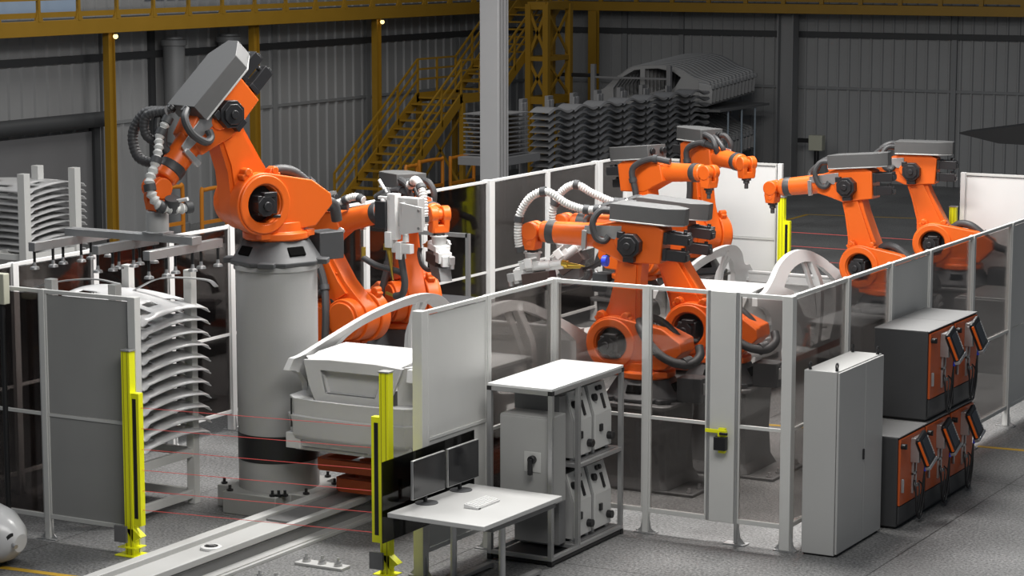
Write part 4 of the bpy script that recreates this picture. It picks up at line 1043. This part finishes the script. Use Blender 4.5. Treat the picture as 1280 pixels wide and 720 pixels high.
# robot control cabinets with teach pendants
KG = mat('control_cabinet_anthracite', (.045, .046, .048), .45, 0, .08, 5)
KT = mat('control_cabinet_top', (.20, .20, .20), .5, 0, .05, 5)
def krc():
    o = empty('robot_controller', (0, 0, 0))
    w, d, h = .86, .68, 1.06
    MB().bb(-d, -.03, 0, w, .03, h).build('body', KG, o, .008)
    MB().bb(-d-.005, -.01, -.002, w+.002, h, h+.012).build('top_cover', KT, o, .003)
    MB().bb(-d+.04, -.06, .04, w-.04, 0, .04).build('plinth', BLACK, o)
    MB().bb(-.03, -.002, .03, w-.02, .27, h-.02).build('door', ORANGE_D, o, .006)
    MB().bb(-.03, -.006, .03, w-.02, .06, .26).build('lower_panel', KG, o, .004)
    MB().bb(-.002, .03, .06, .085, .42, .58).build('door_handle', SILVER, o, .006)
    m = MB(); m.cyl((-.002, .05, h-.10), (.05, .05, h-.10), .032, seg=16); m.bb(.03, .065, .035, .065, h-.13, h-.07); m.build('main_switch', BLACK, o, .003)
    # holder bracket and teach pendant
    m = MB(); m.bb(-.002, .02, .40, .43, .35, h-.06); m.bb(-.002, .02, .50, .53, .35, h-.1); m.bb(-.002, .02, .40, .53, .56, .59); m.bb(-.002, .10, .36, .42, h-.34, h-.10); m.bb(.0, .06, .36, .62, h-.10, h-.06)
    m.bb(-.002, .05, .46, .52, .42, .46)
    m.build('pendant_holder', SILVER, o, .003)
    Mp = Matrix.Translation((.13, .50, h-.20)) @ Matrix.Rotation(R(-18), 4, 'Y') @ Matrix.Rotation(R(14), 4, 'X')
    m = MB(); m.bb(-.025, .025, -.15, .15, -.18, .18); m.bb(-.035, .03, -.15, -.10, -.16, .16)
    p_ = m.xform(Mp).build('teach_pendant', BLACK, o, .012)
    MB().bb(.026, .029, -.085, .11, -.13, .13).xform(Mp).build('screen', DISPLAY, p_)
    MB().bb(.0, .028, -.155, -.125, -.15, .15).xform(Mp).build('orange_trim', ORANGE, p_, .003)
    m = MB()
    for k in range(8): m.bb(.026, .031, .118, .138, -.12+k*.03, -.10+k*.03)
    m.xform(Mp).build('keypad', LIGHTG, p_)
    MB().bb(-.03, .035, -.16, .16, -.20, -.165).xform(Mp).build('lower_bumper', SILVER, p_, .005)
    MB().cyl((.13, .52, h-.38), (.12, .52, h-.46), .014, seg=8).build('blue_plug', BLUE, o)
    m = MB()
    m.tube([(.12, .52, h-.42), (.10, .52, h-.60), (.09, .50, .30), (.08, .46, .12), (.08, .38, .14), (.07, .36, .40), (.04, .40, .50), (.03, .46, .45)], .011, 8)
    m.tube([(.11, .54, h-.42), (.10, .56, h-.7), (.10, .54, .24), (.09, .48, .08), (.08, .40, .10), (.06, .39, .36), (.03, .44, .46)], .009, 8)
    m.tube([(.06, .50, .46), (.08, .46, .38), (.08, .40, .18), (.09, .44, .06), (.09, .52, .12), (.08, .56, .40), (.05, .52, .48)], .009, 8)
    m.build('pendant_cable', BLACK, o)
    return o
k0_ = krc()
pos = [(25.32, 0, 'dark orange-fronted robot controller, bottom row, nearest the tall grey cabinet'), (26.20, 0, 'dark orange-fronted robot controller, bottom row, middle one'), (27.08, 0, 'dark orange-fronted robot controller, bottom row, farthest right'),
       (26.26, 1.075, 'dark orange-fronted robot controller, top row, nearer one'), (27.14, 1.075, 'dark orange-fronted robot controller, top row, farther one')]
for i, (y, z, lab) in enumerate(pos):
    o = k0_ if i == 0 else copy_tree(k0_)
    o.location = (-9.04, y, z); tag(o, lab, 'robot controller', 'stacked robot controllers')

# rack with enclosures
P0 = Vector((-12.47, 22.00, 0)); RW, RL, RH = .74, 1.66, 1.93
o = empty('enclosure_rack', P0); tag(o, 'aluminium frame rack with white top beside the desk', 'rack')
m = MB(); m.bb(-.02, RW+.02, -.02, RL+.02, RH-.03, RH); m.build('top_board', mat('white_laminate', (.80, .80, .79), .4), o, .004)
for x_ in (0, RW):
    for y_ in (0, .62, RL):
        if x_ == 0 and y_ == .62: continue
        m = MB(); m.bb(x_-.025, x_+.025, y_-.025, y_+.025, .06, RH-.03)
        for q in (-.008, .008): m.bb(x_+.024, x_+.027, y_+q-.002, y_+q+.002, .1, RH-.06, 1)
        m.build('upright', [SILVER, STEELG], o, .003)
for z in (.08, .98, RH-.055):
    m = MB()
    for x_ in (0, RW): m.bb(x_-.022, x_+.022, (.62 if z == .98 else 0), RL, z-.022, z+.022)
    for y_ in (0, .62, RL):
        if z == .98 and y_ == 0: continue
        m.bb(0, RW, y_-.022, y_+.022, z-.022, z+.022)
    m.build('cross_rail', SILVER, o, .003)
for z in (.105, 1.005):
    MB().bb(.02, RW-.02, .64, RL-.03, z-.004, z+.004).build('shelf_board', STEELG, o)
m = MB()
for x_ in (0, RW):
    for y_ in (0, RL):
        MB().bb(x_-.027, x_+.027, y_-.027, y_+.027, .0, .06).build('foot_cap', BLACK, o)
        MB().bb(x_-.027, x_+.027, y_-.0265, y_+.0265, RH-.075, RH-.03).build('corner_cap', BLACK, o)
MB().bb(.03, RW+.02, .0, RL, .015, .05).build('black_skid', BLACK, o)
# dark backing box behind the grey enclosure
MB().bb(.05, .60, .45, .60, .12, 1.75).build('back_panel', mat('rack_back_panel', (.20, .20, .2), .5), o)
e = empty('switch_enclosure', (P0.x, P0.y, 0)); tag(e, 'light grey wall enclosure with black rotary switch inside the frame rack', 'enclosure')
ENC = mat('enclosure_grey', (.34, .34, .33), .45, 0, .04, 2)
MB().bb(.09, .71, .06, .40, .64, 1.60).build('housing', ENC, e, .01)
MB().bb(.10, .70, .035, .06, .655, 1.585).build('front_door', ENC, e, .008)
m = MB(); m.bb(.40, .60, .028, .036, 1.0, 1.22); m.build('switch_plate', mat('switch_plate_pale', (.5, .5, .48), .4), e, .003)
m = MB(); m.cyl((.51, .03, 1.14), (.51, -.03, 1.14), .045, seg=20); m.bb(.485, .535, -.06, -.02, .98, 1.16); m.build('rotary_handle', BLACK, e, .008)
# four weld controllers
def weldctl():
    w = MB()
    o = empty('weld_controller', (0, 0, 0))
    prof = [(0, 0), (.0, .40), (-.10, .72), (-.52, .76), (-.52, 0)]
    m = MB(); m.prism(prof, 0, .44, 'y'); m.build('housing', mat('weld_controller_grey', (.34, .34, .335), .45, 0, .04, 5), o, .006)
    FP = mat('weld_controller_face', (.62, .62, .60), .42)
    m = MB(); m.bb(0, .012, .02, .42, .01, .40); m.prism([(0, .40), (.012, .40), (-.088, .72), (-.10, .72)], .02, .42, 'y'); m.build('front_panel', FP, o, .003)
    sl_ = lambda z: -.10*(z-.40)/.32
    for yy in (.20, .27): MB().cyl((sl_(.66), yy, .66), (sl_(.66)+.035, yy, .67), .028, seg=12).build('round_button', BLACK, o, .003)
    MB().cyl((sl_(.58), .08, .58), (sl_(.58)+.05, .08, .59), .042, seg=16).build('connector', BLACK, o, .003)
    m = MB(); m.box((sl_(.52)+.018, .27, .52), (.02, .045, .17), Matrix.Rotation(R(-17), 3, 'Y')); m.build('breaker', BLACK, o, .003)
    MB().bb(.012, .035, .12, .18, .20, .28).build('rocker_switch', BLACK, o, .003)
    MB().cyl((.012, .34, .12), (.075, .34, .12), .045, seg=16).build('socket', BLACK, o, .004)
    m = MB(); m.cyl((-.04, .05, -.03), (-.04, .05, .0), .03, seg=12); m.cyl((-.04, .38, -.03), (-.04, .38, .0), .03, seg=12); m.cyl((-.46, .05, -.03), (-.46, .05, .0), .03, seg=12); m.cyl((-.46, .38, -.03), (-.46, .38, .0), .03, seg=12); m.build('foot', SILVER, o)
    m = MB(); m.prism([(-.12, .755), (-.42, .755), (-.30, .82)], .1, .34, 'y'); m.build('top_hose_cap', BLACK, o)
    return o
wc = weldctl()
for i, (y, z, lab) in enumerate(((.66, .14, 'pale weld controller on the lower rack shelf, left one'), (1.14, .14, 'pale weld controller on the lower rack shelf, right one'),
                                 (.66, 1.04, 'pale weld controller on the upper rack shelf, left one'), (1.14, 1.04, 'pale weld controller on the upper rack shelf, right one'))):
    o = wc if i == 0 else copy_tree(wc)
    o.location = (P0.x+.66, P0.y+y, z); tag(o, lab, 'weld controller', 'weld controllers on the rack shelves')

# desk with two monitors and keyboard
ZD = .88
a = gp(484, 641, ZD); b = gp(553, 602, ZD); c = gp(686, 616, ZD); d_ = gp(594, 657, ZD)
o = empty('work_desk', (a.x, a.y, 0)); tag(o, 'light grey height-adjustable desk with two monitors', 'desk')
DESK = mat('desk_laminate', (.50, .50, .49), .4, 0, .02, 3)
w = ((c-b).length+(d_-a).length)/2; l = ((b-a).length+(c-d_).length)/2
ang = math.atan2((d_-a).y, (d_-a).x)
MB().bb(0, w, 0, l, ZD-.05, ZD).build('desk_top', DESK, o, .006)
o.rotation_euler.z = ang
MB().bb(.05, w-.05, .25, l-.05, ZD-.12, ZD-.05).build('under_frame', STEELG, o, .004)
for x_ in (.28, w-.28):
    MB().cyl((x_, l*.52, .06), (x_, l*.52, ZD-.10), .035, seg=20).build('leg', SILVER, o)
    m = MB(); m.bb(x_-.04, x_+.04, .06, l-.02, .015, .06); m.bb(x_-.04, x_+.04, .05, .09, 0, .06); m.bb(x_-.04, x_+.04, l-.06, l-.01, 0, .06); m.build('foot_bar', SILVER, o, .008)
def onDesk(px, py): return gp(px, py, ZD)
def monitor(p, rz, label, ww=.52):
    o = empty('monitor', p, rz); tag(o, label, 'monitor', 'monitors on the desk')
    MB().lathe((0, 0, 0), (0, 0, .012), [(0, .12), (.6, .12), (1, .10)], 32).build('base', DARK, o)
    m = MB(); m.bb(-.018, .018, .0, .03, .01, .22); m.build('stand', BLACK, o, .003)
    s = MB().bb(-ww/2, ww/2, -.035, -.005, .09, .50).build('housing', SILVER, o, .004)
    MB().bb(-ww/2+.008, ww/2-.008, -.0375, -.035, .098, .492).build('screen', DISPLAY, s)
    return o
pA = onDesk(528, 628); pB = onDesk(571, 612)
rz = math.atan2((pB-pA).y, (pB-pA).x)
monitor((pA.x+.05, pA.y, ZD), rz, 'flat monitor on the desk, nearer one on the left', .62)
monitor((pB.x+.05, pB.y, ZD), rz, 'flat monitor on the desk, farther one on the right', .62)
p = onDesk(603, 631)
o = empty('keyboard', (p.x, p.y, ZD), rz); tag(o, 'white keyboard lying on the desk', 'keyboard')
m = MB(); m.rings([[(-.22, -.08, .0), (.22, -.08, .0), (.22, -.08, .022), (-.22, -.08, .022)], [(-.22, .09, .0), (.22, .09, .0), (.22, .09, .045), (-.22, .09, .045)]])
m.build('case', WHITE, o, .004)
m = MB()
for r_ in range(5):
    for k in range(14): m.bb(-.205+k*.0295, -.18+k*.0295, -.072+r_*.031, -.045+r_*.031, .024+r_*.0042, .031+r_*.0042)
m.build('keypad', WHITE, o)
MB().bb(-.21, -.17, -.085, -.06, 0, .012).build('foot', BLACK, o)
# black tinted screen between desk and light curtain
q0 = ony(482, 572, 0) if False else None
sx0 = Vector((a.x-.02, a.y-.02, 0)); 
e0 = Vector((-12.655, 20.11, 0)); e1 = Vector((-12.66, 21.98, 0))
o = empty('tinted_screen', e0, math.atan2((e1-e0).y, (e1-e0).x)); tag(o, 'black see-through screen panel standing behind the desk', 'screen panel')
Ls = (e1-e0).length
MB().bb(0, Ls, -.005, .005, .56, 1.40).build('pane', SCREENG, o)
for x_ in (.5, Ls-.5):
    m = MB(); m.bb(x_-.015, x_+.015, -.035, -.006, .7, .80); m.bb(x_-.015, x_+.015, -.06, -.006, .76, .80); m.build('clamp', BLACK, o)

# white rounded device at the lower left corner
p = gp(-4, 706, 0)
o = empty('white_device', (p.x, p.y, 0)); tag(o, 'white rounded machine housing cut off at the lower left corner', 'machine')
m = MB(); m.lathe((-.55, 0, .42), (.34, 0, .28), [(0, .28), (.4, .34), (.7, .31), (.9, .21), (1, .10)], 32); m.build('housing', mat('white_gloss_shell', (.62, .62, .62), .25), o)
m = MB(); m.lathe((.16, -.05, .36), (.31, -.10, .32), [(0, .10), (.9, .085), (1, .06)], 20); m.cyl((.27, -.09, .30), (.38, -.12, .27), .025, seg=10, mi=1); m.build('nozzle', [BLACK, SILVER], o)
m = MB(); m.bb(-.12, .06, -.1, .1, 0, .2); m.build('stand', BLACK, o, .01)

# ================================================================== RACKS WITH PRESSED SHEETS
ordn = ['topmost', 'second', 'third', 'fourth', 'fifth', 'sixth', 'seventh', 'eighth', 'ninth', 'tenth', 'eleventh', 'twelfth', 'thirteenth', 'fourteenth', 'fifteenth']
def rack(name, x0, x1, y0, y1, h, label, mm=POSTM, w=.11, mid=(.12, .55), capz=0):
    o = empty(name, ((x0+x1)/2, (y0+y1)/2, 0)); tag(o, label, 'rack')
    T = Matrix.Translation(-Vector(o.location))
    for xx in (x0, x1):
        for yy in (y0, y1):
            MB().bb(xx-w/2, xx+w/2, yy-w/2, yy+w/2, 0, h).xform(T).build('post', mm, o, .006)
    for z in mid:
        m = MB(); t = .06
        for xx in (x0, x1): m.bb(xx-t/2, xx+t/2, y0, y1, z-.05, z+.05)
        for yy in (y0, y1): m.bb(x0, x1, yy-t/2, yy+t/2, z-.05, z+.05)
        m.xform(T).build('frame_beam', mm, o, .004)
    return o
def sheet_mesh(Lx, Ly, sag, nx=22, ny=5, holes=True, tilt=0):
    """pressed sheet, arched along x, drooping tips, with window openings cut near its ends"""
    m = MB(); nx = 30; ny = 12
    def z(u, v): return sag*(1-(2*u-1)**2)+.02*math.sin(PI*v)+tilt*v-tilt*.5*(1-v)**4 - .03*(abs(2*u-1) > .9)
    def xy(u, v):
        taper = 1-.10*(abs(2*u-1)**3); return ((u-.5)*Lx, (v-.5)*Ly*taper)
    V_ = {}
    def vt(i, j):
        if (i, j) not in V_:
            u, v = i/nx, j/ny; x, y = xy(u, v); V_[(i, j)] = m.bm.verts.new((x, y, z(u, v)))
        return V_[(i, j)]
    for i in range(nx):
        for j in range(ny):
            e = min(i, nx-1-i)
            if holes and ((e in (3, 4, 5) and j in (1, 2)) or (e in (8, 9, 10, 11) and j == 2) or (e in (2, 3) and 5 <= j <= 7) or (tilt and i in (23, 24, 25) and j in (1, 8, 9)) or (not tilt and i in (20, 21, 22) and j in (6, 7, 8)) or (e in (5, 6, 7, 8, 9) and j in (9, 10))): continue
            m.bm.faces.new((vt(i, j), vt(i+1, j), vt(i+1, j+1), vt(i, j+1)))
    return m
# near rack under the gripper
rx0, rx1, ry0, ry1 = -17.74, -16.83, 21.15, 22.55
rack('panel_rack', rx0, rx1, ry0, ry1, 2.80, 'grey steel rack of pressed sheets behind the left fence sheet', mid=(.12, .62))
def sheets(n, cx, cy, z1, dz, Lx, Ly, sag, label, group, mm=PRESSED, holes=True, th=.012, rz=0, tilt=0):
    m = sheet_mesh(Lx, Ly, sag, holes=holes, tilt=tilt); o = m.build('pressed_sheet', mm)
    md = o.modifiers.new('thick', 'SOLIDIFY'); md.thickness = th; md.offset = 0
    for i in range(n):
        c = o if i == 0 else o.copy()
        if i: SC.collection.objects.link(c)
        c.location = (cx, cy, z1-dz*i); c.rotation_euler = (0, 0, rz)
        tag(c, label % ordn[i], 'pressed sheet', group)
sheets(11, -17.35, 22.15, 2.36, .148, 1.30, 1.38, .09, tilt=.12, label='pressed sheet with cut-outs in the left front rack, %s of the stack', group='pressed sheets in the left front rack', rz=PI/2)
m = MB(); m.sweep([(-18.25, 21.2, 2.60), (-17.8, 21.25, 2.74), (-17.3, 21.35, 2.80), (-16.95, 21.4, 2.76)], .04, .015); o = m.build('roof_bow', PRESSED); tag(o, 'thin arched bow lying on the left front rack, left side', 'roof bow')
m = MB(); m.sweep([(-17.5, 22.3, 2.52), (-17.1, 22.35, 2.70), (-16.5, 22.4, 2.72), (-16.3, 22.35, 2.66)], .05, .015); o = m.build('roof_bow', PRESSED); tag(o, 'thin arched bow lying on the left front rack, right side', 'roof bow')
# back left rack
rack('panel_rack', -26.95, -26.15, 30.55, 31.85, 2.82, 'grey rack of curved sheets at the far left, before the roller door', mid=(.6, 1.42), w=.15)
sheets(11, -27.10, 31.75, 2.46, .112, 1.50, 1.5, .10, 'curved pressed sheet in the far left rack, %s from top', 'curved sheets in the far left rack', mm=PRESSED, holes=True, th=.02, rz=PI/2)
# wavy stacks in the row behind the back fence
def wavy(W_, D_):
    m = MB(); n = 14
    prof = [(t/n, .062*math.sin(2*PI*(t/n)-.6)+.03*(t/n)) for t in range(n+1)]
    top = [((-D_), (a-.5)*W_, b) for a, b in prof]
    m.rings([[(-D_, (a-.5)*W_, b) for a, b in prof], [(0, (a-.5)*W_, b) for a, b in prof], [(.03, (a-.5)*W_, b-.05) for a, b in prof], [(-.02, (a-.5)*W_, b-.06) for a, b in prof]], caps=False, closed=False)
    return m
cols_ = [48.12+1.28*i for i in range(7)]
wv = wavy(1.17, .5).build('wavy_sheet', PRESSED_D)
first = True
names = ['first', 'second', 'third', 'fourth', 'fifth', 'sixth', 'seventh']
for ci, y in enumerate(cols_):
    for i in range(13):
        c = wv if first else wv.copy()
        if not first: SC.collection.objects.link(c)
        first = False
        c.location = (-25.78, y+.64, 2.78-.155*i)
        tag(c, 'dark wavy pressed sheet in the %s stack from the left, %s from top' % (names[ci], ordn[i]), 'pressed sheet', 'wavy sheets in the %s stack' % names[ci])
PR = mat('rack_post_grey', (.21, .21, .215), .5)
for i, y in enumerate(cols_):
    o = empty('rack_post', (-25.95, y, 0)); tag(o, 'grey double rack post between wavy sheet stacks, %s from the left' % (['first']+names[1:]+['eighth'])[i], 'rack post', 'double posts between the wavy stacks')
    for dy in (-.075, .075):
        m = MB(); m.bb(-.45, -.40, dy-.06, dy+.06, 0, 2.96); m.build('upright', PR, o, .006)
    MB().bb(-1.2, -1.1, -.12, .12, 0, 2.96).build('rear_upright', PR, o)
o = empty('rack_stand', (-26.0, 52.5, 0)); tag(o, 'low grey stand carrying the row of wavy sheet stacks', 'rack')
MB().bb(-.30, .20, -4.4, 4.6, .70, .80).build('beam', PR, o)
for y_ in (-4.3, -1.5, 1.5, 4.5): MB().bb(-.1, .1, y_-.05, y_+.05, 0, .70).build('leg', PR, o)
# leftmost rack with straight bars
o = empty('panel_rack', (-26.0, 47.2, 0)); tag(o, 'grey rack with thin flat sheets just right of the tall hall column', 'rack')
MB().bb(-.95, .14, -1.1, .75, 1.68, 1.86).build('frame_beam', PR, o, .004)
MB().bb(.02, .14, -1.1, -.98, 0, 2.9).build('post', PR, o, .004)
fs = MB().bb(-1.0, .0, -.62, .62, 0, .025).build('flat_sheet', PRESSED_D)
for i in range(10):
    c = fs if i == 0 else fs.copy()
    if i: SC.collection.objects.link(c)
    c.location = (-26.0, 47.05, 2.78-.10*i); tag(c, 'thin flat grey sheet in the rack beside the tall column, %s' % ordn[i], 'pressed sheet', 'flat sheets beside the tall column')

# car side panels nested one behind another
x0, y0 = -29.65, 58.0
out = [(0, 2.35), (.0, 2.62), (.35, 2.78), (.75, 3.12), (1.2, 3.38), (1.9, 3.45), (2.5, 3.38), (3.0, 3.14), (3.45, 3.02), (3.52, 2.80), (3.50, 2.42), (3.3, 2.36), (3.0, 2.38), (2.9, 2.62), (2.68, 2.72), (2.45, 2.6), (2.35, 2.36)]
outs = [(x, z) for x, z in out]
def side_panel():
    m = MB()
    h1 = [(.62, 2.78), (.85, 3.06), (1.25, 3.28), (1.42, 3.30), (1.42, 2.48), (.62, 2.48)]
    h2 = [(1.56, 3.32), (1.95, 3.34), (2.4, 3.26), (2.62, 3.12), (2.45, 2.86), (2.2, 2.7), (2.1, 2.48), (1.56, 2.48)]
    m.prism(outs, -.04, .03, 'y', holes=[h1, h2])
    m.rings([[(3.15, -.05, 3.04), (3.46, -.05, 2.98), (3.52, -.05, 2.80), (3.50, -.05, 2.42), (3.2, -.05, 2.42)], [(3.2, -.16, 3.0), (3.50, -.10, 2.95), (3.58, -.10, 2.80), (3.56, -.10, 2.46), (3.2, -.16, 2.48)]])
    m.sweep([(.80, .06, 3.12), (1.2, .06, 3.37), (1.9, .06, 3.44), (2.5, .06, 3.37), (3.0, .06, 3.13), (3.40, .06, 3.01)], .215, .025)
    m.sweep([(3.50, -.1, 2.9), (3.56, 0, 2.88), (3.52, .12, 2.9)], .04, .10)
    return m.build('car_side_pressing', mat('car_side_grey', (.34, .34, .34), .4, .1, .05, 2), bevel=.015)
sp = side_panel()
for i in range(13):
    c = sp if i == 0 else sp.copy()
    if i: SC.collection.objects.link(c)
    c.location = (x0, y0+.235*i, -.08+.015*i)
    tag(c, 'grey car side panel in the upper nested row, %s from the front' % (['first']+ordn[1:])[i], 'car side panel', 'car side panels in the upper row')
for i in range(13):
    c = sp.copy(); SC.collection.objects.link(c); c.location = (x0, y0+.235*i, -1.62+.015*i)
    tag(c, 'grey car side panel in the lower nested row, %s from the front' % (['first']+ordn[1:])[i], 'car side panel', 'car side panels in the lower row')
o = empty('car_side_rack', (x0+1.5, y0, 0)); tag(o, 'tall grey rack holding the nested car side panels', 'rack')
for xx in (-1.35, .90):
    MB().bb(xx-.06, xx+.06, -.35, -.23, 0, 3.35).build('post', PR, o, .006)
    MB().bb(xx-.06, xx+.06, 3.2, 3.3, 0, 3.2).build('post', PR, o, .006)
m = MB(); m.bb(-1.35, .90, -.32, -.26, 2.98, 3.03); m.bb(-1.35, .90, -.32, -.26, 2.22, 2.30); m.bar((.0, -.29, 2.5), (.9, -.29, 2.75), .04, .05); m.build('front_rail', PR, o)
m = MB(); m.bb(-1.4, 2.3, -.1, 3.2, 2.16, 2.22); m.bb(-1.4, 2.0, -.1, 3.2, .60, .66); m.build('shelf', STEELG, o)
for i in range(3): MB().cyl((2.22, .6+.9*i, 0), (2.22, .6+.9*i, 2.2), .025, seg=8).build('support_rod', mat('pale_rod', (.35, .42, .48), .4), o)
MB().bb(-2.5, -1.35, -.1, .05, 2.98, 3.08).build('side_arm', BLACK, o, .02)

# dark machines inside the cell, behind the tinted glass
o = empty('welding_machine', (-17.95, 29.3, 0)); tag(o, 'grey machine frame with boxes behind the hanging welding gun', 'machine')
m = MB(); m.bb(-.6, .6, -.5, .9, .0, 1.45); m.build('cabinet', mat('machine_grey', (.06, .06, .063), .5), o, .02)
MB().bb(-.55, .75, .9, 1.5, 0, 1.3).build('side_box', mat('machine_side_grey', (.14, .14, .145), .5), o, .02)
MB().bb(.6, .9, -.4, .2, .2, 1.2).build('side_box', MATS['machine_side_grey'], o, .02)
m = MB()
q_ = ony(585, 292, 30.95); fx_ = q_.x+17.95; fy_ = 1.65
for xx in (fx_-1.1, fx_): m.bb(xx-.03, xx+.03, fy_-.03, fy_+.03, 0, q_.z)
m.bb(fx_-1.1, fx_, fy_-.03, fy_+.03, q_.z-.06, q_.z); m.build('pipe_frame', STEELG, o)
o = empty('covered_machine', (-20.75, 29.2, 0)); tag(o, 'dark rounded machine cover behind the back fence, left of the column', 'machine')
m = MB()
prof = [(-1.0, 0), (-1.0, 1.0), (-.85, 1.28), (-.4, 1.42), (.5, 1.42), (.85, 1.30), (1.0, 1.0), (1.05, 0)]
m.prism(prof, -1.6, 1.6, 'x'); m.build('cover', mat('dark_machine_cover', (.04, .04, .042), .45), o, .08, seg=4)
MB().bb(1.6, 1.66, -.7, .7, .5, 1.05).build('side_panel', STEELG, o, .03)
# dark machine with slots behind R9 through right glass
p = gp(1235, 420, 0)
o = empty('machine_housing', (-11.3, 36.2, 0)); tag(o, 'dark grey box-shaped machine housing behind the right fence glass', 'machine')
m = MB(); m.bb(-.55, .55, -.7, .7, 0, 1.15); m.bb(-.50, .50, -.65, .65, 1.15, 1.18, 1); m.build('housing', [STEELG, PEDM], o, .02)
